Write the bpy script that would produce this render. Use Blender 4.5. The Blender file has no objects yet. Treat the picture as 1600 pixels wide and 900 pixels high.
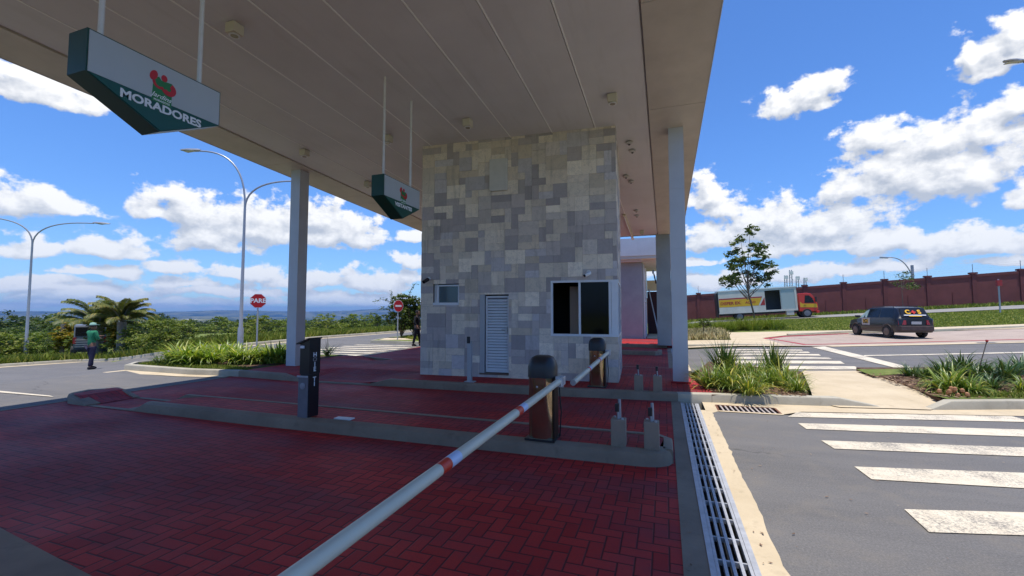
import bpy, bmesh, math, random
import numpy as np
from mathutils import Vector, Matrix, Euler, noise as mnoise
random.seed(7); np.random.seed(7)
PI=math.pi; R=math.radians
S=bpy.context.scene; COL=S.collection

# ------------------------------------------------------------------ camera
FPX=680.; CH=1.6
PITCH=math.atan(38/FPX); YAW=R(19.3)
cam_d=bpy.data.cameras.new('camera'); cam=bpy.data.objects.new('camera',cam_d); COL.objects.link(cam)
cam.location=(0,0,CH); cam.rotation_euler=(PI/2+PITCH,0,YAW)
cam_d.sensor_width=36; cam_d.lens=36*FPX/1600; cam_d.clip_start=.05; cam_d.clip_end=30000
S.camera=cam
FW=Vector((-math.sin(YAW)*math.cos(PITCH),math.cos(YAW)*math.cos(PITCH),math.sin(PITCH)))
RT=Vector((math.cos(YAW),math.sin(YAW),0)); UP=RT.cross(FW); CP=Vector((0,0,CH))
def ray(px,py): return FW+RT*((px-800)/FPX)-UP*((py-450)/FPX)
def P(px,py,z=0.):                                   # point on a level plane
    d=ray(px,py); return CP+d*((z-CH)/d.z)
def PY(px,py,y): d=ray(px,py); return CP+d*(y/d.y)
def PX(px,py,x): d=ray(px,py); return CP+d*(x/d.x)
def PD(px,py,dist): return CP+ray(px,py)*dist

# ------------------------------------------------------------------ light and sky
SUNV=Vector((.068,-.10,1)).normalized()
EXPO=.70
S.view_settings.view_transform='Standard'; S.view_settings.look='None'
S.view_settings.exposure=EXPO; S.view_settings.gamma=1; S.view_settings.use_curve_mapping=False
sl=bpy.data.lights.new('sun','SUN'); sl.energy=3.3; sl.angle=R(.5); sl.color=(1,.95,.87)
so=bpy.data.objects.new('sun',sl); COL.objects.link(so); so.location=(0,0,60)
so.rotation_euler=SUNV.to_track_quat('Z','Y').to_euler()
W=bpy.data.worlds.new('World'); S.world=W; W.use_nodes=True
W.cycles.sampling_method='MANUAL'; W.cycles.sample_map_resolution=256
wn=W.node_tree; wn.nodes.clear()

class NB:
    """small helper for node graphs"""
    def __init__(s,nt): s.nt=nt
    def n(s,t,**k):
        o=s.nt.nodes.new(t)
        for a,b in k.items(): setattr(o,a,b)
        return o
    def L(s,a,b): s.nt.links.new(a,b)
    def put(s,sock,v):
        if isinstance(v,bpy.types.NodeSocket): s.L(v,sock)
        elif v is not None:
            sock.default_value=v
    def m(s,op,a,b=None,c=None,clamp=False):
        o=s.n('ShaderNodeMath',operation=op,use_clamp=clamp)
        s.put(o.inputs[0],a); s.put(o.inputs[1],b); s.put(o.inputs[2],c)
        return o.outputs[0]
    def v(s,op,a,b=None,c=None):
        o=s.n('ShaderNodeVectorMath',operation=op)
        s.put(o.inputs[0],a); s.put(o.inputs[1],b); s.put(o.inputs[2],c)
        return o.outputs['Value'] if op in('LENGTH','DOT_PRODUCT','DISTANCE') else o.outputs[0]
    def noise(s,vec,scale,detail=4,rough=.55,col=False,dist=0.,dim='3D'):
        o=s.n('ShaderNodeTexNoise',noise_dimensions=dim); s.put(o.inputs['Vector'],vec)
        o.inputs['Scale'].default_value=scale; o.inputs['Detail'].default_value=detail
        o.inputs['Roughness'].default_value=rough; o.inputs['Distortion'].default_value=dist
        return o.outputs['Color' if col else 'Fac']
    def mapr(s,x,a,b,c=0.,d=1.,smooth=False):
        o=s.n('ShaderNodeMapRange',clamp=True)
        if smooth: o.interpolation_type='SMOOTHSTEP'
        s.put(o.inputs[0],x)
        for i,q in enumerate((a,b,c,d)): s.put(o.inputs[i+1],q)
        return o.outputs[0]
    def mix(s,f,a,b,mode='MIX'):
        o=s.n('ShaderNodeMix',data_type='RGBA',blend_type=mode)
        s.put(o.inputs[0],f)
        for i,q in ((6,a),(7,b)):
            s.put(o.inputs[i],q if isinstance(q,bpy.types.NodeSocket) else (*q[:3],1))
        return o.outputs[2]
    def sep(s,v):
        o=s.n('ShaderNodeSeparateXYZ'); s.put(o.inputs[0],v); return o.outputs
    def comb(s,x,y,z=0.):
        o=s.n('ShaderNodeCombineXYZ'); s.put(o.inputs[0],x); s.put(o.inputs[1],y); s.put(o.inputs[2],z); return o.outputs[0]

def azel(px,py):
    d=ray(px,py).normalized(); return math.degrees(math.atan2(d.x,d.y)),math.degrees(math.asin(d.z))
# cumulus heads of the photographed sky: picture centre and half sizes -> direction in degrees
CL=[(40,130,90,26),(110,150,60,22),(5,105,40,14),(45,312,80,28),(100,328,60,14),(300,330,70,30),(235,322,38,26),(270,302,28,14),
 (410,350,90,36),(530,362,70,34),(490,338,56,26),(170,388,62,18),(60,384,60,20),(330,372,80,22),(270,418,44,13),(400,428,50,12),(165,425,50,9),
 (300,442,60,8),(640,405,28,14),(590,440,60,18),(480,440,60,12),(60,440,80,9),(560,470,90,10),(100,462,120,8),(640,365,26,12),(380,455,120,7),
 (1255,152,60,26),(1215,165,46,20),(1290,140,34,18),(1560,82,60,34),(1590,50,40,30),(1505,88,16,30),
 (1450,262,150,52),(1340,285,60,30),(1480,215,70,24),(1370,215,70,26),(1540,200,70,34),(1350,290,60,24),(1520,270,90,34),(1590,170,50,26),(1100,300,34,26),(1190,345,70,32),
 (1130,320,40,20),(1290,352,90,28),(1380,378,90,24),(1510,380,110,28),(1250,385,110,16),(1100,370,34,22),(1090,410,32,7),(1240,428,60,13),
 (1120,440,60,12),(1340,420,40,12),(1420,415,70,14),(1560,410,80,10),(1600,300,50,20),(-120,260,90,40),(-200,380,140,30),(1760,250,120,60),(1800,380,180,30),
 (90,452,200,12),(300,470,240,6),(560,463,100,7),(120,478,240,5),(700,300,90,26),(820,430,200,14),(900,340,90,30)]
g=bpy.data.node_groups.new('cloud_field','ShaderNodeTree')
g.interface.new_socket('P',in_out='INPUT',socket_type='NodeSocketVector')
g.interface.new_socket('F',in_out='OUTPUT',socket_type='NodeSocketFloat')
B=NB(g); gi=B.n('NodeGroupInput'); go=B.n('NodeGroupOutput'); p0=gi.outputs[0]
w1=B.noise(B.v('MULTIPLY',p0,(1,1.35,1)),.16,3,.5,True)
pw=B.v('ADD',p0,B.v('MULTIPLY',B.v('SUBTRACT',w1,(.5,.5,.5)),(6.,2.6,0)))
acc=None
for (cx,cy,rx,ry) in CL:
    a0,e0=azel(cx,cy); a1,_=azel(cx+rx,cy); a2,_=azel(cx-rx,cy); _,e1=azel(cx,cy-ry); _,e2=azel(cx,cy+ry)
    ra=max(.4,(a1-a2)/2); re=max(.35,(e1-e2)/2)
    e0-=re*.35
    d=B.v('MULTIPLY_ADD',pw,(1/ra,1/re,0),(-a0/ra,-e0/re,0))
    ab=B.v('ABSOLUTE',d)
    q=B.v('MULTIPLY_ADD',ab,(1,1.3,0),B.v('MULTIPLY',d,(0,-.55,0)))
    l=B.v('LENGTH',q)
    acc=l if acc is None else B.m('SMOOTH_MIN',acc,l,.35)
f=B.m('SUBTRACT',1.16,acc)
n1=B.noise(B.v('MULTIPLY',p0,(1,1.25,1)),.42,10,.60)
n1=B.m('MULTIPLY',B.m('SUBTRACT',n1,.5),2.9)
f=B.m('ADD',B.m('MAXIMUM',f,-1.2),n1)
B.L(f,go.inputs[0])
B=NB(wn)
tc=B.n('ShaderNodeTexCoord'); dv=B.v('NORMALIZE',tc.outputs['Generated']); sx=B.sep(dv)
az=B.m('MULTIPLY',B.m('ARCTAN2',sx[0],sx[1]),180/PI); el=B.m('MULTIPLY',B.m('ARCSINE',sx[2]),180/PI)
pp=B.comb(az,el,0.)
def cf(off):
    o=B.n('ShaderNodeGroup'); o.node_tree=g; B.L(B.v('ADD',pp,off) if off else pp,o.inputs[0]); return o.outputs[0]
F0=cf(None); F1=cf((.5,1.15,0))
cov=B.mapr(F0,-.16,.32,0,1,True)
sh=B.mapr(B.m('ADD',B.m('SUBTRACT',F0,F1),B.m('MULTIPLY',F0,-.22)),-.70,.42,0,1,False)
ccol=B.mix(sh,(.47,.52,.61),(1.0,1.0,1.0))
low=B.mapr(el,0,16,1,0,True)                           # far clouds pale into the air
ccol=B.mix(B.m('MULTIPLY',low,.45),ccol,(.56,.66,.80))
cov=B.m('MULTIPLY',cov,B.mapr(el,-1,2.2,.25,1))
sky=B.n('ShaderNodeTexSky',sky_type='NISHITA'); sky.sun_disc=False
sky.sun_elevation=math.asin(SUNV.z); sky.sun_rotation=math.atan2(SUNV.x,SUNV.y)
sky.altitude=800; sky.air_density=1.; sky.dust_density=.4; sky.ozone_density=2.5
sc=B.n('ShaderNodeVectorMath',operation='SCALE'); B.L(ccol,sc.inputs[0]); sc.inputs[3].default_value=5.7
skyc=B.mix(1.,sky.outputs[0],B.mix(B.mapr(el,0,22,0,1,True),(.47,.65,.90),(.48,.74,1.08)),'MULTIPLY')
mx=B.mix(cov,skyc,sc.outputs[0])
bg=B.n('ShaderNodeBackground'); bg.inputs[1].default_value=.12
B.L(mx,bg.inputs[0]); wo=B.n('ShaderNodeOutputWorld'); B.L(bg.outputs[0],wo.inputs[0])

# ------------------------------------------------------------------ materials
MATS={}
def mat(name,col,rough=.7,metal=0.,spec=.5,var=0.,vs=8.,bump=0.,bs=60.,alpha=None,fn=None,trans=0.,coat=0.,detail=5):
    if name in MATS: return MATS[name]
    m=bpy.data.materials.new(name); m.use_nodes=True; MATS[name]=m
    nt=m.node_tree; b=nt.nodes['Principled BSDF']; q=NB(nt)
    tcn=q.n('ShaderNodeTexCoord'); co=tcn.outputs['Object']
    b.inputs['Base Color'].default_value=(*col,1); b.inputs['Roughness'].default_value=rough
    b.inputs['Metallic'].default_value=metal; b.inputs['Specular IOR Level'].default_value=spec
    if coat: b.inputs['Coat Weight'].default_value=coat; b.inputs['Coat Roughness'].default_value=.1
    if var:
        f=q.noise(co,vs,detail,.6)
        c=q.mix(q.mapr(f,.3,.7),[x*(1-var) for x in col],[min(1,x*(1+var)) for x in col])
        q.L(c,b.inputs['Base Color'])
    if bump:
        bn=q.n('ShaderNodeBump'); bn.inputs['Strength'].default_value=bump; bn.inputs['Distance'].default_value=.01
        q.L(q.noise(co,bs,4,.6),bn.inputs['Height']); q.L(bn.outputs[0],b.inputs['Normal'])
    if fn: fn(q,b,co)
    if trans:
        tr=q.n('ShaderNodeBsdfTranslucent'); ms=q.n('ShaderNodeMixShader'); ms.inputs[0].default_value=trans
        l=b.inputs['Base Color'].links
        if l: q.L(q.mix(1.,l[0].from_socket,(1.5,1.7,.6),'MULTIPLY'),tr.inputs[0])
        else: tr.inputs[0].default_value=(min(1,col[0]*1.5),min(1,col[1]*1.7),col[2]*.6,1)
        out=[n for n in nt.nodes if n.type=='OUTPUT_MATERIAL'][0]
        q.L(b.outputs[0],ms.inputs[1]); q.L(tr.outputs[0],ms.inputs[2]); q.L(ms.outputs[0],out.inputs[0])
    return m

def f_paver(q,b,co):
    s=q.v('MULTIPLY',co,(1/.105,1/.105,1)); x=q.sep(s)
    i=q.m('FLOOR',x[0]); j=q.m('FLOOR',x[1]); fu=q.m('FRACT',x[0]); fv=q.m('FRACT',x[1])
    k=q.m('FLOORED_MODULO',q.m('SUBTRACT',i,j),4.)
    eq=lambda v:q.m('COMPARE',k,float(v),.1)
    big=lambda v:q.m('MULTIPLY',eq(v),9.)
    dl=q.m('ADD',fu,big(1)); dr=q.m('ADD',q.m('SUBTRACT',1.,fu),big(0))
    db=q.m('ADD',fv,big(2)); dt=q.m('ADD',q.m('SUBTRACT',1.,fv),big(3))
    d=q.m('MINIMUM',q.m('MINIMUM',dl,dr),q.m('MINIMUM',db,dt))
    joint=q.mapr(d,.02,.09,0,1,True)
    bi=q.m('SUBTRACT',i,eq(1)); bj=q.m('SUBTRACT',j,eq(2))
    wnn=q.n('ShaderNodeTexWhiteNoise',noise_dimensions='2D'); q.L(q.comb(bi,bj,0),wnn.inputs[0])
    rnd=wnn.outputs[0]
    base=q.mix(rnd,(.40,.014,.012),(.55,.034,.026))
    # paint worn off along the wheel tracks (streaks run with the traffic, along x)
    st=q.noise(q.v('MULTIPLY',co,(.22,.9,1)),1.,4,.55)
    st2=q.noise(co,.55,5,.6)
    wear=q.mapr(q.m('ADD',q.m('MULTIPLY',st,.8),q.m('MULTIPLY',st2,.3)),.48,.64,0,.66,True)
    wear=q.m('MULTIPLY',wear,q.mapr(rnd,0,1,.55,1.1))
    base=q.mix(wear,base,(.125,.042,.056))
    oil=q.noise(co,1.7,5,.7); base=q.mix(q.mapr(oil,.60,.74,0,.6),base,(.05,.012,.016)); sand=q.noise(co,.8,6,.75); base=q.mix(q.mapr(sand,.62,.76,0,.35),base,(.26,.15,.12))
    fine=q.noise(co,45,4,.6); base=q.mix(q.mapr(fine,.35,.8,0,.35),base,(.10,.03,.035))
    base=q.mix(joint,(.085,.012,.014),base)
    q.L(base,b.inputs['Base Color'])
    q.L(q.mapr(st2,.3,.7,.55,.8),b.inputs['Roughness'])
    bn=q.n('ShaderNodeBump'); bn.inputs['Strength'].default_value=.5; bn.inputs['Distance'].default_value=.006
    q.L(q.m('ADD',joint,q.m('MULTIPLY',q.m('ADD',fine,rnd),.35)),bn.inputs['Height']); q.L(bn.outputs[0],b.inputs['Normal'])
def f_asph(c0,c1):
    def fn(q,b,co):
        a=q.noise(q.v('MULTIPLY',co,(.25,1.3,1)),.8,6,.65); f=q.noise(co,70,3,.7); e=q.noise(co,3.,5,.6)
        c=q.mix(q.mapr(a,.3,.7),c0,c1)
        c=q.mix(q.mapr(f,.45,.75,0,.5),c,[min(1,x*1.7) for x in c1])
        c=q.mix(q.mapr(f,.25,.42,.45,0),c,[x*.5 for x in c0])
        c=q.mix(q.mapr(e,.50,.72,0,.45),c,(.19,.165,.135))
        ag=q.noise(co,160,2,.8); c=q.mix(q.mapr(ag,.60,.72,0,.55),c,(.34,.32,.29)); c=q.mix(q.mapr(ag,.40,.28,0,.5),c,(.05,.048,.045))
        sg_=q.noise(co,22,3,.7); c=q.mix(q.mapr(sg_,.66,.74,0,.6),c,(.30,.26,.20))
        vo=q.n('ShaderNodeTexVoronoi',feature='DISTANCE_TO_EDGE'); q.L(q.v('ADD',co,q.v('MULTIPLY',q.noise(co,1.2,4,.6,True),(.9,.9,0))),vo.inputs['Vector']); vo.inputs['Scale'].default_value=.28
        crack=q.m('MULTIPLY',q.mapr(vo.outputs[0],0,.006,1,0),q.mapr(q.noise(co,.25,2),.5,.6))
        c=q.mix(q.m('MULTIPLY',crack,.55),c,(.03,.03,.03))
        q.L(c,b.inputs['Base Color'])
        bn=q.n('ShaderNodeBump'); bn.inputs['Strength'].default_value=.5; bn.inputs['Distance'].default_value=.004
        q.L(f,bn.inputs['Height']); q.L(bn.outputs[0],b.inputs['Normal'])
    return fn
def f_conc(c,dark,sl=0.):
    def fn(q,b,co):
        a=q.noise(co,1.3,6,.62); f=q.noise(co,38,4,.65); bl=q.noise(co,5.5,5,.6)
        cc=q.mix(q.mapr(a,.35,.68),c,dark)
        cc=q.mix(q.mapr(bl,.58,.74,0,.45),cc,[x*.55 for x in dark])
        cc=q.mix(q.mapr(f,.35,.7,0,.3),cc,[x*.75 for x in c])
        q.L(cc,b.inputs['Base Color'])
        bn=q.n('ShaderNodeBump'); bn.inputs['Strength'].default_value=.35; bn.inputs['Distance'].default_value=.006
        q.L(f,bn.inputs['Height']); q.L(bn.outputs[0],b.inputs['Normal'])
    return fn
def f_paint(q,b,co):
    a=q.noise(co,6,6,.65); f=q.noise(co,60,4,.7); e=q.noise(co,1.1,3,.5)
    c=q.mix(q.mapr(a,.4,.7),(.68,.60,.46),(.56,.48,.36))
    c=q.mix(q.mapr(q.m('ADD',q.m('MULTIPLY',f,.6),q.m('MULTIPLY',e,.5)),.57,.66,0,.8),c,(.15,.14,.13)); g2=q.noise(co,150,2,.8); c=q.mix(q.mapr(g2,.60,.72,0,.6),c,(.14,.13,.12))
    q.L(c,b.inputs['Base Color'])
def f_grass(c0,c1,c2,sc=1.):
    def fn(q,b,co):
        a=q.noise(co,.18*sc,5,.6); f=q.noise(co,2.2*sc,6,.7); h=q.noise(co,14*sc,4,.7)
        c=q.mix(q.mapr(a,.3,.7),c0,c1); c=q.mix(q.mapr(f,.45,.7,0,.75),c,c2)
        c=q.mix(q.mapr(h,.35,.6,.5,0),c,[x*.5 for x in c0])
        q.L(c,b.inputs['Base Color'])
        bn=q.n('ShaderNodeBump'); bn.inputs['Strength'].default_value=.8; bn.inputs['Distance'].default_value=.06
        q.L(h,bn.inputs['Height']); q.L(bn.outputs[0],b.inputs['Normal'])
    return fn
def f_tint(q,b,co):
    at=q.n('ShaderNodeAttribute',attribute_name='tint'); f=q.noise(co,7,6,.65); h=q.noise(co,55,3,.6)
    v=q.noise(q.v('MULTIPLY',co,(7,7,.8)),1.,5,.65)
    ve=q.noise(q.v('ADD',co,q.v('MULTIPLY',q.noise(co,2.5,4,.6,True),(.5,.5,.5))),3.2,6,.7)
    c=q.mix(q.mapr(f,.3,.7,0,.35),at.outputs['Color'],q.mix(1.,at.outputs['Color'],(.72,.72,.74),'MULTIPLY'))
    c=q.mix(q.mapr(h,.4,.7,0,.22),c,(.50,.48,.44))
    c=q.mix(q.mapr(q.m('ABSOLUTE',q.m('SUBTRACT',ve,.5)),.0,.03,.30,0),c,(.30,.28,.25))
    c=q.mix(q.mapr(v,.54,.72,0,.42),c,(.22,.20,.165))
    q.L(c,b.inputs['Base Color'])
    bn=q.n('ShaderNodeBump'); bn.inputs['Strength'].default_value=.4; bn.inputs['Distance'].default_value=.005
    q.L(h,bn.inputs['Height']); q.L(bn.outputs[0],b.inputs['Normal'])
def f_leaf(c0,c1,c2):
    def fn(q,b,co):
        at=q.n('ShaderNodeAttribute',attribute_name='tint')
        s=q.sep(at.outputs['Color'])
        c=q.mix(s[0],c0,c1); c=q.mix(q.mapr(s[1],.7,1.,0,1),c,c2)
        oi=q.n('ShaderNodeObjectInfo'); c=q.mix(q.m('MULTIPLY',oi.outputs['Random'],.45),c,q.mix(1.,c,(1.25,1.0,.6),'MULTIPLY'))
        q.L(c,b.inputs['Base Color'])
    return fn
def f_hill(q,b,co):
    a=q.noise(co,.0024,7,.7); f=q.noise(co,.012,6,.7); c=q.mix(q.mapr(a,.42,.58),(.012,.028,.016),(.15,.15,.07))
    c=q.mix(q.mapr(f,.5,.66,0,.7),c,(.02,.035,.02))
    w=q.noise(co,.009,4,.85); u=q.noise(co,.0008,2,.5)
    c=q.mix(q.m('MULTIPLY',q.mapr(w,.62,.68),q.mapr(u,.47,.55)),c,(.75,.70,.66))
    q.L(c,b.inputs['Base Color'])
def f_soffit(q,b,co):
    a=q.noise(co,.7,4,.6); f=q.noise(q.v('MULTIPLY',co,(6,.7,1)),1.,5,.6)
    c=q.mix(q.mapr(a,.3,.7),(.59,.56,.55),(.67,.64,.625)); c=q.mix(q.mapr(f,.55,.8,0,.35),c,(.48,.45,.41))
    q.L(c,b.inputs['Base Color'])

M=dict(
 paver=mat('red_pavers',(.3,.04,.04),.65,spec=.28,fn=f_paver),
 redpaint=mat('red_floor_paint',(.38,.02,.024),.6,var=.2,vs=3,bump=.3),
 asph=mat('asphalt',(.13,.13,.13),.9,fn=f_asph((.092,.088,.085),(.148,.140,.134))),
 conc=mat('concrete_pale',(.5,.44,.34),.88,fn=f_conc((.60,.49,.33),(.49,.39,.25))),
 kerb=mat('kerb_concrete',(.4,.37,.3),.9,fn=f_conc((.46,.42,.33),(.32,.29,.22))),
 kerb_shade_dirt=mat('kerb_concrete_shade_dirt',(.3,.29,.26),.85,fn=f_conc((.30,.235,.165),(.19,.145,.10))),  # darker kerb copy under the canopy: shade and dirt put into the colour
 paint=mat('road_paint',(.62,.57,.48),.8,fn=f_paint),
 parkp=mat('parking_pavers',(.4,.33,.28),.9,fn=f_conc((.43,.34,.27),(.34,.26,.21))),
 grass=mat('grass_ground',(.1,.14,.03),.95,spec=.2,fn=f_grass((.13,.18,.035),(.19,.235,.055),(.27,.27,.09))),
 verge=mat('dry_grass_verge',(.2,.2,.07),.95,spec=.2,fn=f_grass((.17,.20,.045),(.24,.25,.08),(.30,.26,.12),2)),
 bedsoil=mat('bark_mulch',(.12,.07,.05),.95,spec=.2,fn=f_grass((.10,.055,.035),(.17,.10,.07),(.26,.18,.12),3)),
 hill=mat('distant_hills',(.05,.07,.04),1.,spec=0,fn=f_hill),
 soffit=mat('ceiling_panel',(.5,.47,.44),.55,fn=f_soffit),
 border=mat('soffit_border_panel',(.52,.46,.39),.5,var=.12,vs=1.2),
 joint=mat('ceiling_joint_strip',(.88,.86,.82),.5),
 dark=mat('dark_gap',(.02,.02,.02),.9),
 acm=mat('white_cladding',(.52,.54,.57),.35,var=.07,vs=1.4,detail=8),
 white=mat('white_paint',(.72,.71,.68),.5,var=.08,vs=5),
 frame=mat('white_aluminium',(.72,.74,.76),.35,var=.04,vs=5),
 glass=mat('dark_glass',(.004,.004,.005),.08,spec=.15),
 room=mat('dark_room',(.05,.045,.04),.9),
 stone=mat('stone_cladding',(.4,.4,.38),.75,fn=f_tint),
 greywall=mat('grey_render',(.30,.34,.35),.85,var=.1,vs=1.5,bump=.2),
 gold=mat('bronze_steel',(.46,.35,.22),.13,metal=1.,var=.12,vs=3),
 black=mat('black_plastic',(.018,.018,.02),.4),
 blackm=mat('black_painted_metal',(.012,.012,.016),.3),
 greyp=mat('grey_panel',(.16,.16,.18),.45,var=.1,vs=9),
 steel=mat('galvanised_steel',(.50,.50,.50),.45,metal=.35,var=.15,vs=12),
 lampgrey=mat('lamp_pole_grey',(.33,.34,.37),.45,metal=.3,var=.08,vs=3),
 arm=mat('arm_white',(.62,.60,.46),.45,var=.05,vs=4),
 redst=mat('red_sticker',(.62,.04,.02),.4),
 bluest=mat('pale_blue_sticker',(.5,.62,.8),.4),
 sgreen=mat('sign_green',(.004,.085,.062),.35,var=.05),
 sgreen2=mat('sign_box_green',(.004,.06,.042),.4,var=.08),
 swhite=mat('sign_white',(.46,.50,.51),.3,var=.03,vs=2),
 lgreen=mat('logo_green',(.02,.20,.06),.4), lred=mat('logo_red',(.55,.02,.03),.4),
 text=mat('lettering_white',(.82,.84,.86),.4),
 stopred=mat('stop_red',(.48,.008,.014),.4), postg=mat('post_grey',(.42,.43,.44),.5,metal=.2),
 blockc=mat('concrete_block',(.30,.28,.23),.9,fn=f_conc((.32,.255,.19),(.22,.175,.125))),
 wall=mat('brick_red_wall_paint',(.20,.058,.050),.9,fn=None,var=.16,vs=.9,bump=.3,bs=6),
 walld=mat('brick_red_trim',(.175,.05,.045),.9,var=.15,vs=1.4),
 bark=mat('bark',(.16,.12,.085),.95,var=.35,vs=9,bump=.6,bs=30),
 palmtrunk=mat('palm_trunk',(.22,.19,.15),.95,var=.35,vs=9,bump=.6,bs=25),
 leafd=mat('leaf_dark',(.04,.08,.02),.6,spec=.3,trans=.22,fn=f_leaf((.010,.026,.010),(.042,.074,.020),(.11,.13,.035))),
 leafm=mat('leaf_mid',(.06,.11,.02),.6,spec=.3,trans=.25,fn=f_leaf((.028,.058,.014),(.085,.130,.028),(.17,.19,.045))),
 leafl=mat('leaf_light',(.1,.15,.03),.6,spec=.3,trans=.28,fn=f_leaf((.06,.10,.018),(.16,.21,.04),(.28,.28,.07))),
 leafy=mat('leaf_yellow',(.2,.17,.03),.6,spec=.3,trans=.25,fn=f_leaf((.11,.12,.018),(.28,.23,.03),(.48,.30,.03))),
 strap=mat('strap_leaf',(.14,.22,.03),.4,spec=.5,trans=.22,fn=f_leaf((.055,.12,.018),(.24,.31,.055),(.52,.46,.10))),
 strapd=mat('strap_leaf_dark',(.05,.1,.03),.35,spec=.5,trans=.15,fn=f_leaf((.022,.062,.018),(.070,.135,.030),(.20,.24,.07))),
 bedleaf=mat('broad_strap_leaf',(.12,.2,.03),.4,spec=.5,trans=.28,fn=f_leaf((.075,.15,.020),(.26,.34,.050),(.48,.48,.11))),
 palm=mat('palm_leaf',(.06,.1,.03),.5,spec=.4,trans=.25,fn=f_leaf((.06,.095,.025),(.17,.20,.06),(.36,.28,.08))),
 blade=mat('grass_blades',(.1,.15,.03),.8,spec=.2,trans=.2,fn=f_leaf((.09,.14,.02),(.19,.24,.045),(.30,.28,.08))),
 tyre=mat('tyre_rubber',(.02,.02,.02),.85,var=.3,vs=10),
 carp=mat('dark_car_paint',(.007,.008,.014),.32,coat=.25,var=.25,vs=3),
 carb=mat('dusty_bumper',(.06,.04,.035),.6,var=.3,vs=6),
 rim=mat('dusty_rim',(.14,.10,.08),.6,var=.2), cglass=mat('car_glass',(.008,.009,.011),.06,spec=.35),
 tail=mat('tail_light_red',(.30,.01,.01),.15,spec=.7),
 yel=mat('yellow_vinyl',(.75,.42,.02),.5,var=.06,vs=3), redv=mat('red_vinyl',(.40,.03,.03),.5,var=.06),
 boxw=mat('truck_box_white',(.66,.62,.54),.55,var=.12,vs=1.5), boxin=mat('truck_box_inside',(.13,.14,.15),.7,var=.1),
 cabred=mat('truck_cab_red',(.62,.028,.012),.3,coat=.4), orange=mat('vest_orange',(.7,.3,.05),.6),
 skin=mat('skin',(.20,.10,.06),.6), shirt=mat('green_shirt',(.02,.20,.09),.85,var=.2,vs=14), trous=mat('navy_trousers',(.015,.014,.045),.9,var=.2,vs=14),
 blk=mat('black_cloth',(.008,.008,.012),.9), capg=mat('pale_cap',(.3,.5,.4),.8),
 vanp=mat('grey_van_paint',(.10,.11,.13),.35,coat=.3,var=.1),
)

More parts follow.
